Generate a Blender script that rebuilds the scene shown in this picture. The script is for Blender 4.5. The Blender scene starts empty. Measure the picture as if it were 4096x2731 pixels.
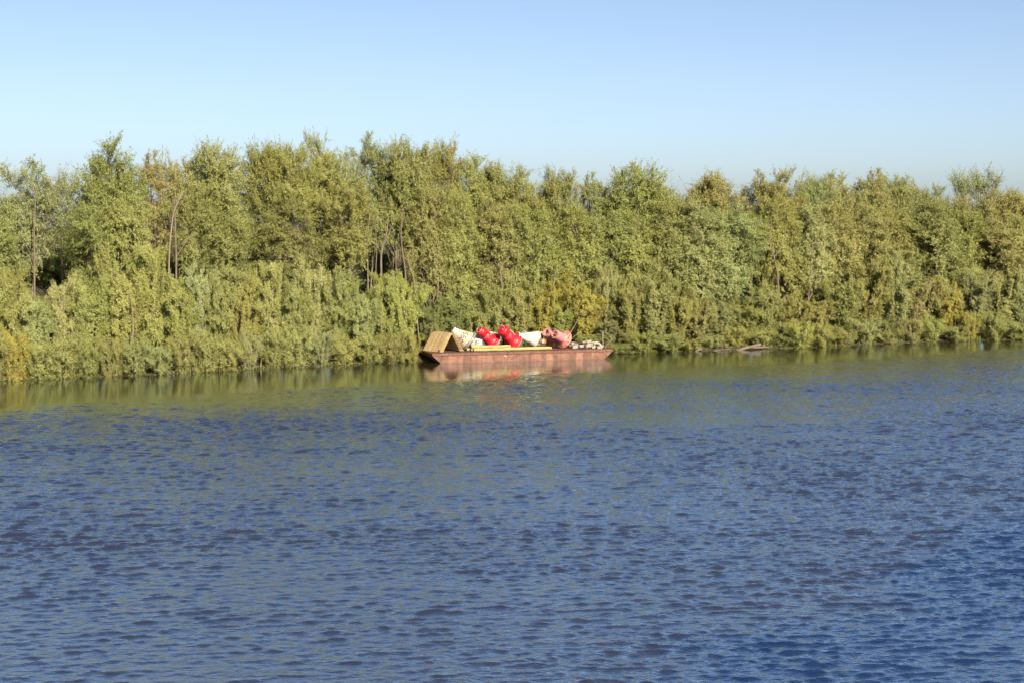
import bpy, math, random
import numpy as np
from mathutils import Vector, Matrix

scene = bpy.context.scene
COL = scene.collection
rng = np.random.default_rng(7)
random.seed(7)

# ------------------------------------------------------------------ measures
CAM_Z = 9.3
FS, HS, CXS = 3617.6, 516.8, 1176.0      # focal length, horizon row, centre column (2352 px wide photo)
FP, HP, CXP = 6300.0, 900.0, 2048.0      # the same for the 4096 px photo

def ground_pt(px, py, z=0.0):
    """a point at height z seen at (px, py) of the 4096 px photo"""
    d = (CAM_Z - z) * FP / (py - HP)
    return Vector(((px - CXP) * d / FP, d, z))

SHORE_X = np.array([-400, -160, -70, -45, -30.5, -21.1, -13.6, -6.5, -1, 7.4, 13.6, 21.6, 31.9, 41.6, 60, 110, 300, 600], float)
SHORE_Y = np.array([-60, 20, 69, 84.5, 93.9, 98.6, 103.5, 107.3, 110.6, 114, 116.3, 119.2, 125, 127.9, 135, 158, 260, 420], float)
CALM_X = np.array([-400, -160, -70, -45, -26.5, -16.4, -7.1, 3.5, 15.1, 24.9, 39.3, 60, 110, 300, 600], float)
CALM_Y = np.array([-90, -5, 50, 69, 81.4, 87.8, 93.5, 101, 105.0, 110.5, 121.5, 130, 154, 256, 416], float)
def shore_y(x): return np.interp(x, SHORE_X, SHORE_Y)
def calm_y(x): return np.interp(x, CALM_X, CALM_Y)

def shore_depth_at(X):
    """depth of the shore along the sight line of column X (2352 px photo)"""
    k = (X - CXS) / FS
    d = 110.0
    for _ in range(30):
        d = 0.5 * d + 0.5 * float(shore_y(k * d))
    return d

def sstep(a, b, x):
    t = np.clip((x - a) / (b - a), 0, 1)
    return t * t * (3 - 2 * t)

def vnoise(x, y, seed=0):
    """smooth value noise, world space"""
    xi, yi = np.floor(x).astype(np.int64), np.floor(y).astype(np.int64)
    fx, fy = x - xi, y - yi
    fx, fy = fx * fx * (3 - 2 * fx), fy * fy * (3 - 2 * fy)
    def h(a, b):
        n = (a * 374761393 + b * 668265263 + seed * 1442695041) & 0x7fffffff
        n = ((n ^ (n >> 13)) * 1274126177) & 0x7fffffff
        return ((n ^ (n >> 16)) & 0xffff) / 65535.0
    a = h(xi, yi) * (1 - fx) + h(xi + 1, yi) * fx
    b = h(xi, yi + 1) * (1 - fx) + h(xi + 1, yi + 1) * fx
    return a * (1 - fy) + b * fy

# ------------------------------------------------------------------ helpers
def tag(o, label=None, cat=None, group=None, kind=None):
    if label: o['label'] = label
    if cat: o['category'] = cat
    if group: o['group'] = group
    if kind: o['kind'] = kind
    return o

def empty(name, loc=(0, 0, 0), label=None, cat=None, group=None, mat=None):
    o = bpy.data.objects.new(name, None)
    COL.objects.link(o)
    o.empty_display_size = 0.2
    if mat is not None: o.matrix_world = mat
    else: o.location = loc
    return tag(o, label, cat, group)

def new_obj(name, me, parent=None):
    o = bpy.data.objects.new(name, me)
    COL.objects.link(o)
    if parent: o.parent = parent
    return o

def np_mesh(name, V, F, mat, smooth=False):
    """mesh from arrays; F is (n,3) or (n,4)"""
    V = np.asarray(V, np.float32); F = np.asarray(F, np.int32)
    me = bpy.data.meshes.new(name)
    k = F.shape[1]
    me.vertices.add(len(V)); me.vertices.foreach_set('co', V.ravel())
    me.loops.add(F.size); me.loops.foreach_set('vertex_index', F.ravel())
    me.polygons.add(len(F)); me.polygons.foreach_set('loop_start', np.arange(0, F.size, k, dtype=np.int32))
    if smooth: me.polygons.foreach_set('use_smooth', np.ones(len(F), bool))
    me.update(calc_edges=True)
    if mat: me.materials.append(mat)
    return me

class MB:
    """collects shapes for one mesh object"""
    def __init__(s): s.v, s.f, s.sm = [], [], []
    def add(s, vs, fs, smooth=False):
        o = len(s.v); s.v += [tuple(v) for v in vs]; s.f += [tuple(i + o for i in f) for f in fs]; s.sm += [smooth] * len(fs)
        return s
    def box(s, c, size, M=None, bev=0.0, jit=0.0):
        x, y, z = [a / 2 for a in size]
        if bev <= 0:
            vs = [Vector((sx * x, sy * y, sz * z)) for sx in (-1, 1) for sy in (-1, 1) for sz in (-1, 1)]
            fs = [(0, 1, 3, 2), (4, 6, 7, 5), (0, 4, 5, 1), (2, 3, 7, 6), (0, 2, 6, 4), (1, 5, 7, 3)]
        else:
            b = min(bev, x * .9, y * .9, z * .9)
            vs, idx, fs = [], {}, []
            for sx in (-1, 1):
                for sy in (-1, 1):
                    for sz in (-1, 1):
                        for ax, p in enumerate([(sx * x, sy * (y - b), sz * (z - b)), (sx * (x - b), sy * y, sz * (z - b)), (sx * (x - b), sy * (y - b), sz * z)]):
                            idx[(sx, sy, sz, ax)] = len(vs); vs.append(Vector(p))
            for q in (-1, 1):
                r = [(-1, -1), (1, -1), (1, 1), (-1, 1)]
                f = [idx[(q, a, c2, 0)] for a, c2 in r]; fs.append(f if q > 0 else f[::-1])
                f = [idx[(a, q, c2, 1)] for a, c2 in r]; fs.append(f[::-1] if q > 0 else f)
                f = [idx[(a, c2, q, 2)] for a, c2 in r]; fs.append(f if q > 0 else f[::-1])
            for a in (-1, 1):
                for c2 in (-1, 1):
                    fs.append([idx[(a, c2, -1, 0)], idx[(a, c2, 1, 0)], idx[(a, c2, 1, 1)], idx[(a, c2, -1, 1)]])
                    fs.append([idx[(a, -1, c2, 0)], idx[(a, 1, c2, 0)], idx[(a, 1, c2, 2)], idx[(a, -1, c2, 2)]])
                    fs.append([idx[(-1, a, c2, 1)], idx[(1, a, c2, 1)], idx[(1, a, c2, 2)], idx[(-1, a, c2, 2)]])
                    for e in (-1, 1): fs.append([idx[(a, c2, e, 0)], idx[(a, c2, e, 1)], idx[(a, c2, e, 2)]])
        if jit: vs = [v + Vector((random.uniform(-jit, jit), random.uniform(-jit, jit), random.uniform(-jit, jit))) for v in vs]
        T = Matrix.Translation(Vector(c)) @ (M if M is not None else Matrix())
        return s.add([T @ v for v in vs], fs)
    def lathe(s, prof, n=40, smooth=True, cap0=True, cap1=True, wob=None):
        """prof: (r, z) pairs about local z"""
        vs, fs = [], []
        for i, (r, z) in enumerate(prof):
            for k in range(n):
                a = 2 * math.pi * k / n
                rr = r * (1 + (wob(a, z) if wob else 0))
                vs.append((rr * math.cos(a), rr * math.sin(a), z))
        for i in range(len(prof) - 1):
            for k in range(n):
                a, b = i * n + k, i * n + (k + 1) % n
                fs.append((a, b, b + n, a + n))
        s.add(vs, fs, smooth)
        m = len(prof) - 1
        if cap0: s.add(vs[:n], [tuple(range(n))[::-1]])
        if cap1: s.add(vs[m * n:], [tuple(range(n))])
        return s
    def tube(s, pts, r, n=8, closed=False, cap=True):
        pts = [Vector(p) for p in pts]; m = len(pts)
        rs = r if isinstance(r, (list, tuple)) else [r] * m
        vs, fs = [], []
        prev = None
        for i, p in enumerate(pts):
            a = pts[(i + 1) % m] if (closed or i < m - 1) else p
            b = pts[i - 1] if (closed or i > 0) else p
            t = (a - b).normalized()
            u = prev if prev is not None else (Vector((0, 0, 1)) if abs(t.z) < .9 else Vector((1, 0, 0)))
            u = (u - t * u.dot(t)).normalized(); prev = u
            w = t.cross(u)
            for k in range(n):
                q = 2 * math.pi * k / n
                vs.append(p + (u * math.cos(q) + w * math.sin(q)) * rs[i])
        for i in range(m if closed else m - 1):
            j = (i + 1) % m
            for k in range(n):
                fs.append((i * n + k, i * n + (k + 1) % n, j * n + (k + 1) % n, j * n + k))
        s.add(vs, fs, True)
        if cap and not closed:
            s.add(vs[:n], [tuple(range(n))[::-1]]); s.add(vs[-n:], [tuple(range(n))])
        return s
    def torus(s, M, R, r, n=36, m=8, sy=1.0):
        return s.tube([M @ Vector((R * math.cos(2 * math.pi * k / n), R * sy * math.sin(2 * math.pi * k / n), 0)) for k in range(n)], r, m, closed=True)
    def build(s, name, mat, parent=None):
        me = bpy.data.meshes.new(name)
        me.from_pydata(s.v, [], s.f); me.update()
        me.polygons.foreach_set('use_smooth', s.sm)
        me.materials.append(mat)
        return new_obj(name, me, parent)

# ------------------------------------------------------------------ materials
def mat_new(name):
    m = bpy.data.materials.new(name); m.use_nodes = True
    nt = m.node_tree
    return m, nt, nt.nodes['Principled BSDF'], nt.nodes['Material Output']

def node(nt, t, **kw):
    n = nt.nodes.new(t)
    for k, v in kw.items():
        if k.startswith('i_'): n.inputs[k[2:].replace('_', ' ')].default_value = v
        else: setattr(n, k, v)
    return n

def ramp(nt, fac, stops):
    r = nt.nodes.new('ShaderNodeValToRGB')
    e = r.color_ramp.elements
    while len(e) < len(stops): e.new(0.5)
    for x, (p, c) in zip(e, stops): x.position = p; x.color = (*c, 1) if len(c) == 3 else c
    nt.links.new(fac, r.inputs[0]); return r.outputs[0]

def mix(nt, fac, a, b, blend='MIX'):
    m = nt.nodes.new('ShaderNodeMix'); m.data_type = 'RGBA'; m.blend_type = blend
    for sck, val in ((m.inputs[0], fac), (m.inputs[6], a), (m.inputs[7], b)):
        if isinstance(val, (int, float)): sck.default_value = val
        elif isinstance(val, tuple): sck.default_value = (*val, 1) if len(val) == 3 else val
        else: nt.links.new(val, sck)
    return m.outputs[2]

def noise(nt, scale, detail=4, rough=.55, coord=None, sc=(1, 1, 1), loc=(0, 0, 0)):
    if coord is None:
        coord = nt.nodes.new('ShaderNodeTexCoord').outputs['Object']
    mp = nt.nodes.new('ShaderNodeMapping'); mp.inputs['Scale'].default_value = sc; mp.inputs['Location'].default_value = loc
    nt.links.new(coord, mp.inputs[0])
    n = node(nt, 'ShaderNodeTexNoise', i_Scale=scale, i_Detail=detail, i_Roughness=rough)
    nt.links.new(mp.outputs[0], n.inputs['Vector'])
    return n.outputs['Fac']

def bump(nt, bsdf, h, strength=.3, dist=.02):
    b = node(nt, 'ShaderNodeBump', i_Strength=strength, i_Distance=dist)
    nt.links.new(h, b.inputs['Height']); nt.links.new(b.outputs[0], bsdf.inputs['Normal'])

def painted(name, base, worn, lo=.45, hi=.62, scale=6, rough=.45, dirt=(.12, .09, .06), dirt_amt=.25, spec=.5):
    m, nt, b, o = mat_new(name)
    n1 = noise(nt, scale, 6, .65)
    c = mix(nt, ramp(nt, n1, [(lo, (0, 0, 0)), (hi, (1, 1, 1))]), base, worn)
    n2 = noise(nt, 3.1, 5, .6, loc=(3, 5, 1))
    d = nt.nodes.new('ShaderNodeMath'); d.operation = 'MULTIPLY'; d.inputs[1].default_value = dirt_amt
    nt.links.new(ramp(nt, n2, [(.5, (0, 0, 0)), (.75, (1, 1, 1))]), d.inputs[0])
    c = mix(nt, d.outputs[0], c, dirt)
    nt.links.new(c, b.inputs['Base Color'])
    b.inputs['Roughness'].default_value = rough
    b.inputs['Specular IOR Level'].default_value = spec
    bump(nt, b, n1, .15, .01)
    return m

M = {}
M['white'] = painted('white_paint', (0.442, 0.4225, 0.3705), (0.377, 0.338, 0.26), .5, .7, 4, .5, (.14, .10, .07), .35)
M['cream'] = painted('cream_paint', (0.375, 0.3063, 0.2188), (0.3375, 0.2375, 0.1438), .45, .7, 3, .5, (.12, .09, .06), .4)
M['red'] = painted('red_paint', (0.345, 0.009775, 0.0184), (0.368, 0.0161, 0.0253), .4, .8, 3, .38, (.18, .006, .012), .3, .35)
M['pink'] = painted('faded_pink_paint', (0.3562, 0.1562, 0.1562), (0.3125, 0.1063, 0.1), .52, .72, 5, .55, (.17, .07, .06), .4, .3)
M['pinkrim'] = painted('chalky_red_paint', (0.35, 0.1875, 0.1625), (0.3, 0.04375, 0.03), .46, .54, 7, .6, (.26, .13, .11), .2, .3)
M['grey'] = painted('grey_metal', (.115, .11, .105), (.08, .075, .07), .45, .65, 6, .5)
M['galv'] = painted('galvanised_metal', (0.288, 0.276, 0.252), (0.192, 0.18, 0.162), .45, .7, 9, .4)
M['dark'] = painted('dark_steel', (.018, .018, .022), (.03, .024, .02), .45, .65, 6, .5)
M['rustpipe'] = painted('ochre_rust', (.20, .10, .032), (.14, .06, .02), .42, .62, 7, .7, spec=.2)
M['brownrust'] = painted('brown_rust', (.075, .032, .024), (.05, .02, .016), .42, .62, 7, .75, spec=.2)
M['black'] = painted('black_letter_paint', (.012, .012, .015), (.03, .027, .025), .5, .7, 20, .5)
M['cream_letter'] = painted('pale_letter_paint', (.30, .19, .09), (.19, .09, .05), .5, .62, 30, .6)
M['concrete'] = painted('pale_concrete', (0.2665, 0.2405, 0.195), (0.195, 0.169, 0.1365), .45, .65, 9, .85, (.06, .05, .04), .4, .2)
M['patch'] = painted('fresh_pale_scuff', (.30, .24, .22), (.27, .17, .155), .45, .6, 20, .5)

def wood_mat(name, a, b_, c_, sc, rough=.75):
    m, nt, b, o = mat_new(name)
    n1 = noise(nt, 5, 5, .6, sc=sc)
    n2 = noise(nt, 1.7, 4, .6, loc=(9, 2, 4))
    at = nt.nodes.new('ShaderNodeAttribute'); at.attribute_name = 'tint'
    c = ramp(nt, n1, [(.3, a), (.55, b_), (.75, c_)])
    c = mix(nt, ramp(nt, n2, [(.45, (0, 0, 0)), (.8, (.6, .6, .6))]), c, tuple(x * .6 for x in a))
    hs = nt.nodes.new('ShaderNodeHueSaturation')
    mm = node(nt, 'ShaderNodeMapRange'); mm.inputs['To Min'].default_value = .82; mm.inputs['To Max'].default_value = 1.12
    nt.links.new(at.outputs['Fac'], mm.inputs[0]); nt.links.new(mm.outputs[0], hs.inputs['Value'])
    nt.links.new(c, hs.inputs['Color'])
    nt.links.new(hs.outputs[0], b.inputs['Base Color'])
    b.inputs['Roughness'].default_value = rough
    b.inputs['Specular IOR Level'].default_value = .25
    bump(nt, b, n1, .4, .01)
    return m
M['slat'] = wood_mat('pale_sawn_wood', (.27, .19, .088), (.35, .255, .125), (.40, .30, .165), (1, 1, 1))
M['log'] = wood_mat('pale_peeled_log', (.25, .20, .080), (.33, .265, .11), (.37, .31, .145), (.4, 3, 3))
M['drift'] = wood_mat('bleached_driftwood', (.09, .07, .05), (.15, .12, .09), (.19, .155, .12), (1, 4, 4))

def bark_mat(name, a, b_):
    m, nt, b, o = mat_new(name)
    n1 = noise(nt, 4, 5, .65, sc=(3, 3, .7))
    nt.links.new(ramp(nt, n1, [(.3, a), (.7, b_)]), b.inputs['Base Color'])
    b.inputs['Roughness'].default_value = .9; b.inputs['Specular IOR Level'].default_value = .2
    bump(nt, b, n1, .6, .03)
    return m
M['bark'] = bark_mat('willow_bark', (.075, .058, .042), (.165, .13, .095))
M['brownbark'] = bark_mat('wet_brown_bark', (.05, .026, .016), (.11, .06, .035))
M['palebark'] = bark_mat('bare_pale_bark', (.13, .10, .07), (.20, .165, .12))

def leaf_mat():
    m, nt, b, o = mat_new('willow_leaves')
    nt.nodes.remove(b)
    oi = nt.nodes.new('ShaderNodeObjectInfo')
    at = nt.nodes.new('ShaderNodeAttribute'); at.attribute_name = 'tint'
    hs = nt.nodes.new('ShaderNodeHueSaturation')
    r1 = node(nt, 'ShaderNodeMapRange'); r1.inputs['To Min'].default_value = .84; r1.inputs['To Max'].default_value = 1.18
    r2 = node(nt, 'ShaderNodeMapRange'); r2.inputs['To Min'].default_value = .487; r2.inputs['To Max'].default_value = .520
    nt.links.new(at.outputs['Fac'], r1.inputs[0]); nt.links.new(r1.outputs[0], hs.inputs['Value'])
    n = noise(nt, .55, 3, .5)
    nt.links.new(n, r2.inputs[0]); nt.links.new(r2.outputs[0], hs.inputs['Hue'])
    nt.links.new(oi.outputs['Color'], hs.inputs['Color'])
    df = nt.nodes.new('ShaderNodeBsdfDiffuse'); tr = nt.nodes.new('ShaderNodeBsdfTranslucent'); gl = nt.nodes.new('ShaderNodeBsdfGlossy')
    gl.inputs['Roughness'].default_value = .45; gl.inputs['Color'].default_value = (1, 1, 1, 1)
    nt.links.new(hs.outputs[0], df.inputs[0]); nt.links.new(hs.outputs[0], tr.inputs[0])
    m1 = nt.nodes.new('ShaderNodeMixShader'); m1.inputs[0].default_value = .42
    nt.links.new(df.outputs[0], m1.inputs[1]); nt.links.new(tr.outputs[0], m1.inputs[2])
    m2 = nt.nodes.new('ShaderNodeMixShader'); m2.inputs[0].default_value = .015
    nt.links.new(m1.outputs[0], m2.inputs[1]); nt.links.new(gl.outputs[0], m2.inputs[2])
    nt.links.new(m2.outputs[0], o.inputs['Surface'])
    return m
M['leaf'] = leaf_mat()

def ground_mat():
    m, nt, b, o = mat_new('forest_soil')
    co = nt.nodes.new('ShaderNodeTexCoord').outputs['Object']
    n = noise(nt, .9, 8, .65, co)
    nt.links.new(ramp(nt, n, [(.35, (.035, .028, .018)), (.55, (.06, .055, .022)), (.75, (.10, .085, .045))]), b.inputs['Base Color'])
    b.inputs['Roughness'].default_value = .95; b.inputs['Specular IOR Level'].default_value = .1
    bump(nt, b, n, .8, .2)
    return m
M['soil'] = ground_mat()

def hull_mat(name, base, hi, rust, seams=True):
    m, nt, b, o = mat_new(name)
    co = nt.nodes.new('ShaderNodeTexCoord').outputs['Object']
    n1 = noise(nt, 2.2, 7, .7, co, sc=(1, 1, 2.0))
    n2 = noise(nt, 2.4, 5, .65, co, sc=(1.6, 1, .25), loc=(4, 1, 0))
    n3 = noise(nt, 9, 4, .6, co, loc=(1, 7, 0))
    c = ramp(nt, n1, [(.32, rust), (.5, base), (.68, hi)])
    c = mix(nt, ramp(nt, n2, [(.42, (0, 0, 0)), (.7, (.75, .75, .75))]), c, tuple(x * 1.25 for x in hi))
    c = mix(nt, ramp(nt, n3, [(.62, (0, 0, 0)), (.67, (.55, .55, .55))]), c, (.24, .16, .125))
    if seams:
        sp = nt.nodes.new('ShaderNodeSeparateXYZ'); nt.links.new(co, sp.inputs[0])
        def ma(op, a, bb):
            q = nt.nodes.new('ShaderNodeMath'); q.operation = op
            for i, v in enumerate((a, bb)):
                if isinstance(v, (int, float)): q.inputs[i].default_value = v
                else: nt.links.new(v, q.inputs[i])
            return q.outputs[0]
        xs = ma('DIVIDE', sp.outputs['X'], .54)
        cell = ma('FLOOR', xs, 0)
        wn = nt.nodes.new('ShaderNodeTexWhiteNoise'); wn.noise_dimensions = '1D'; nt.links.new(cell, wn.inputs['W'])
        hs = nt.nodes.new('ShaderNodeHueSaturation')
        mr = node(nt, 'ShaderNodeMapRange'); mr.inputs['To Min'].default_value = .70; mr.inputs['To Max'].default_value = 1.12
        nt.links.new(wn.outputs['Value'], mr.inputs[0]); nt.links.new(mr.outputs[0], hs.inputs['Value']); nt.links.new(c, hs.inputs['Color'])
        fr = ma('ABSOLUTE', ma('SUBTRACT', ma('FRACT', xs, 0), .5), 0)
        line = ramp(nt, fr, [(.475, (0, 0, 0)), (.492, (1, 1, 1))])
        c = mix(nt, ma('MULTIPLY', line, .35), hs.outputs[0], (.045, .017, .012))
        # tide stain just over the water
        zz = ramp(nt, ma('ADD', ma('MULTIPLY', sp.outputs['Z'], 4.0), ma('MULTIPLY', n3, .25)), [(.12, (1, 1, 1)), (.32, (0, 0, 0))])
        c = mix(nt, ma('MULTIPLY', zz, .65), c, (.07, .05, .034))
        bump(nt, b, ma('ADD', n1, ma('MULTIPLY', line, 1.0)), .35, .015)
    else:
        bump(nt, b, n1, .4, .015)
    nt.links.new(c, b.inputs['Base Color'])
    b.inputs['Roughness'].default_value = .62; b.inputs['Specular IOR Level'].default_value = .35
    return m
M['hull'] = hull_mat('rusty_red_hull', (.125, .052, .032), (.180, .090, .060), (.062, .026, .015))
M['fascia'] = hull_mat('brown_red_rim', (.085, .033, .021), (.112, .046, .031), (.050, .019, .012), False)
M['deck'] = hull_mat('worn_brown_deck', (.07, .036, .026), (.10, .058, .042), (.045, .022, .016), False)

# ------------------------------------------------------------------ world, sun, camera
SUN_EL, SUN_AZ = math.radians(31), math.radians(25)     # azimuth: to the right of straight behind the camera
sun_dir = Vector((math.sin(SUN_AZ) * math.cos(SUN_EL), -math.cos(SUN_AZ) * math.cos(SUN_EL), math.sin(SUN_EL)))
W = bpy.data.worlds.new('World'); scene.world = W; W.use_nodes = True
wn = W.node_tree
bg = wn.nodes['Background']
sky = wn.nodes.new('ShaderNodeTexSky'); sky.sky_type = 'NISHITA'; sky.sun_disc = False
sky.sun_elevation = SUN_EL; sky.sun_rotation = math.atan2(sun_dir.x, sun_dir.y)
sky.air_density = .68; sky.dust_density = 5; sky.ozone_density = .15; sky.altitude = 1500
wn.links.new(sky.outputs[0], bg.inputs['Color'])
bg.inputs['Strength'].default_value = .0665

L = bpy.data.lights.new('sun', 'SUN'); L.energy = 5.0; L.angle = math.radians(.5); L.color = (1, .88, .70)
so = bpy.data.objects.new('sun', L); COL.objects.link(so)
so.rotation_euler = sun_dir.to_track_quat('Z', 'Y').to_euler(); so.location = (0, -20, 60)

cam = bpy.data.cameras.new('camera'); co = bpy.data.objects.new('camera', cam); COL.objects.link(co)
co.location = (0, 0, CAM_Z); co.rotation_euler = (math.radians(90), 0, 0)
cam.sensor_width = 36; cam.lens = 36 * FP / 4096; cam.shift_y = -(1365.5 - HP) / 4096
cam.clip_end = 8000; cam.clip_start = .5
scene.camera = co
vs = scene.view_settings
vs.view_transform = 'Standard'; vs.look = 'None'; vs.exposure = 1.33; vs.gamma = 1; vs.use_curve_mapping = False
scene.cycles.max_bounces = 8; scene.cycles.diffuse_bounces = 3; scene.cycles.glossy_bounces = 4
scene.cycles.transmission_bounces = 4; scene.cycles.caustics_reflective = False; scene.cycles.caustics_refractive = False

# ------------------------------------------------------------------ ground (river bed, bank, forest floor in one sheet)
def graded(parts):
    out = [parts[0][0]]
    for a, b, st in parts:
        n = max(1, int(round((b - a) / st)))
        out += list(np.linspace(a, b, n + 1)[1:])
    return np.array(out)

def bank_height(x, y):
    s = (y - shore_y(x)) * .88
    z = np.where(s < 0, -1.6 * sstep(0, -9, s) - .02, 0) + .42 * sstep(-.2, 2.6, s) + .5 * sstep(3, 30, s)
    z += .12 * (vnoise(x * .7, y * .7, 3) - .5) * sstep(.3, 2, s)
    return z

def grid_mesh(name, xs, ys, zf, mat, smooth=True):
    X, Y = np.meshgrid(xs, ys)
    Z = zf(X, Y)
    nx, ny = len(xs), len(ys)
    i = np.arange(ny - 1)[:, None] * nx + np.arange(nx - 1)[None, :]
    F = np.stack([i, i + 1, i + nx + 1, i + nx], -1).reshape(-1, 4)
    return np_mesh(name, np.stack([X, Y, Z], -1).reshape(-1, 3), F, mat, smooth)

gx = graded([(-4000, -400, 400), (-400, -100, 20), (-100, 100, .8), (100, 400, 20), (400, 4000, 400)])
gy = graded([(-4000, -100, 400), (-100, 60, 8), (60, 180, .8), (180, 400, 10), (400, 4400, 400)])
tag(new_obj('ground', grid_mesh('ground', gx, gy, bank_height, M['soil'])), kind='structure')

# ------------------------------------------------------------------ water
def water_mat():
    m, nt, b, o = mat_new('river_water')
    nt.nodes.remove(b)
    at = nt.nodes.new('ShaderNodeAttribute'); at.attribute_name = 'chop'
    co = nt.nodes.new('ShaderNodeTexCoord').outputs['Object']
    h1 = noise(nt, 7.0, 3, .6, co, sc=(.7, 1.6, 1))
    h2 = noise(nt, 14, 2, .5, co, sc=(.75, 1.3, 1), loc=(3, 1, 0))
    mm = nt.nodes.new('ShaderNodeMath'); mm.operation = 'MULTIPLY_ADD'; mm.inputs[1].default_value = .16
    nt.links.new(h2, mm.inputs[0]); nt.links.new(h1, mm.inputs[2])
    bp = node(nt, 'ShaderNodeBump', i_Distance=.045)
    nt.links.new(mm.outputs[0], bp.inputs['Height']); nt.links.new(at.outputs['Fac'], bp.inputs['Strength'])
    df = nt.nodes.new('ShaderNodeBsdfDiffuse'); gl = nt.nodes.new('ShaderNodeBsdfGlossy')
    # river body colour: dark slate blue, turning to navy across a soft line
    calm_olive = nt.nodes.new('ShaderNodeMix'); calm_olive.data_type = 'RGBA'; calm_olive.inputs[7].default_value = (.034, .028, .010, 1)    # mirrored olive of the trees put into the body colour of calm water
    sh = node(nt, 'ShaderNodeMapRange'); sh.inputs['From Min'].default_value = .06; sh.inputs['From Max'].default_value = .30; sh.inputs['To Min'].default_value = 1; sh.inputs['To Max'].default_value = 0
    nt.links.new(at.outputs['Fac'], sh.inputs[0]); nt.links.new(sh.outputs[0], calm_olive.inputs[0])
    n3 = noise(nt, .16, 3, .5, co, loc=(.8, 0, 0))
    sp = nt.nodes.new('ShaderNodeSeparateXYZ'); nt.links.new(co, sp.inputs[0])
    def ma(op, a, bb):
        q = nt.nodes.new('ShaderNodeMath'); q.operation = op
        for i, v in enumerate((a, bb)):
            if isinstance(v, (int, float)): q.inputs[i].default_value = v
            else: nt.links.new(v, q.inputs[i])
        return q.outputs[0]
    side = ma('SUBTRACT', sp.outputs['X'], ma('MULTIPLY', sp.outputs['Y'], .64))     # line across which the body colour changes
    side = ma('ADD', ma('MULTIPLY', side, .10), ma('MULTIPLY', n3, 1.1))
    nt.links.new(ramp(nt, ma('ADD', side, 1.85 - .20), [(.40, (.0145, .0160, .0290)), (.62, (.003, .0115, .045))]), calm_olive.inputs[6])
    nt.links.new(calm_olive.outputs[2], df.inputs['Color'])
    gl.inputs['Roughness'].default_value = .05; gl.inputs['Color'].default_value = (.86, .93, .98, 1)
    fr = nt.nodes.new('ShaderNodeFresnel'); fr.inputs['IOR'].default_value = 1.333
    inv = nt.nodes.new('ShaderNodeMath'); inv.operation = 'SUBTRACT'; inv.inputs[0].default_value = 1
    pw = nt.nodes.new('ShaderNodeMath'); pw.operation = 'POWER'; pw.inputs[1].default_value = 5.2
    iv2 = nt.nodes.new('ShaderNodeMath'); iv2.operation = 'SUBTRACT'; iv2.inputs[0].default_value = 1
    nt.links.new(fr.outputs[0], inv.inputs[1]); nt.links.new(inv.outputs[0], pw.inputs[0]); nt.links.new(pw.outputs[0], iv2.inputs[1])
    for q in (df, gl, fr): nt.links.new(bp.outputs[0], q.inputs['Normal'])
    ms = nt.nodes.new('ShaderNodeMixShader')
    calm_mirror = node(nt, 'ShaderNodeMapRange'); calm_mirror.inputs['From Max'].default_value = .6; calm_mirror.inputs['To Min'].default_value = .80; calm_mirror.inputs['To Max'].default_value = 1.0   # reflection set weaker in calm water, to dim the mirrored trees and hull
    nt.links.new(at.outputs['Fac'], calm_mirror.inputs[0])
    nt.links.new(ma('MULTIPLY', iv2.outputs[0], calm_mirror.outputs[0]), ms.inputs[0]); nt.links.new(df.outputs[0], ms.inputs[1]); nt.links.new(gl.outputs[0], ms.inputs[2])
    nt.links.new(ms.outputs[0], o.inputs['Surface'])
    return m

wx = graded([(-4000, -400, 600), (-400, -60, 20), (-60, -34, .5), (-34, -14, .11), (-14, 14, .06), (14, 40, .11), (40, 60, .5), (60, 400, 20), (400, 4000, 600)])
wy = graded([(-4000, -100, 600), (-100, 10, 10), (10, 26, .5), (26, 48, .05), (48, 75, .085), (75, 122, .12), (122, 130, .5), (130, 200, 5), (200, 4400, 400)])
NW, RMS_SLOPE, CHOPPY = 250, .31, 1.0
lam = np.exp(rng.uniform(math.log(.15), math.log(1.1), NW))
ang = math.radians(-80) + rng.normal(0, 1, NW) * np.where(lam > .5, .33, .5)
kk = 2 * np.pi / lam
kx, ky = kk * np.cos(ang), kk * np.sin(ang)
amp = lam ** 1.0 * np.where(lam > .48, (.48 / lam) ** 1.3, 1) * rng.uniform(.4, 1.4, NW)
amp *= RMS_SLOPE / math.sqrt(float(((amp * kk) ** 2).sum()) / 2)
ph = rng.uniform(0, 2 * np.pi, NW)

def chop_at(X, Y):
    c = sstep(0, 3.2, calm_y(X) + 1.2 * (vnoise(X * .18, Y * .5, 5) - .5) - Y)
    gust = .55 + .62 * vnoise(X * .055 + .02 * Y, Y * .12, 11) + .35 * (vnoise(X * .16, Y * .4, 12) - .5)
    far = sstep(2, 24, calm_y(X) - Y)
    return (.065 + .62 * c + .315 * far) * (1 + (gust - 1) * c)

def water_shape(X, Y):
    """heights and sideways shifts of a wind sea: crests pinched, troughs wide"""
    Z, DX, DY = np.zeros_like(X), np.zeros_like(X), np.zeros_like(X)
    for a, b_, c_, p, k in zip(kx, ky, amp, ph, kk):
        q = a * X + b_ * Y + p
        Z += c_ * np.sin(q)
        cq = np.cos(q) * (c_ / k * CHOPPY)
        DX += a * cq; DY += b_ * cq
    A = chop_at(X, Y) * sstep(400, 100, np.abs(X)) * sstep(10, 24, Y) * sstep(200, 130, Y)
    return Z * A, DX * A, DY * A

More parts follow.
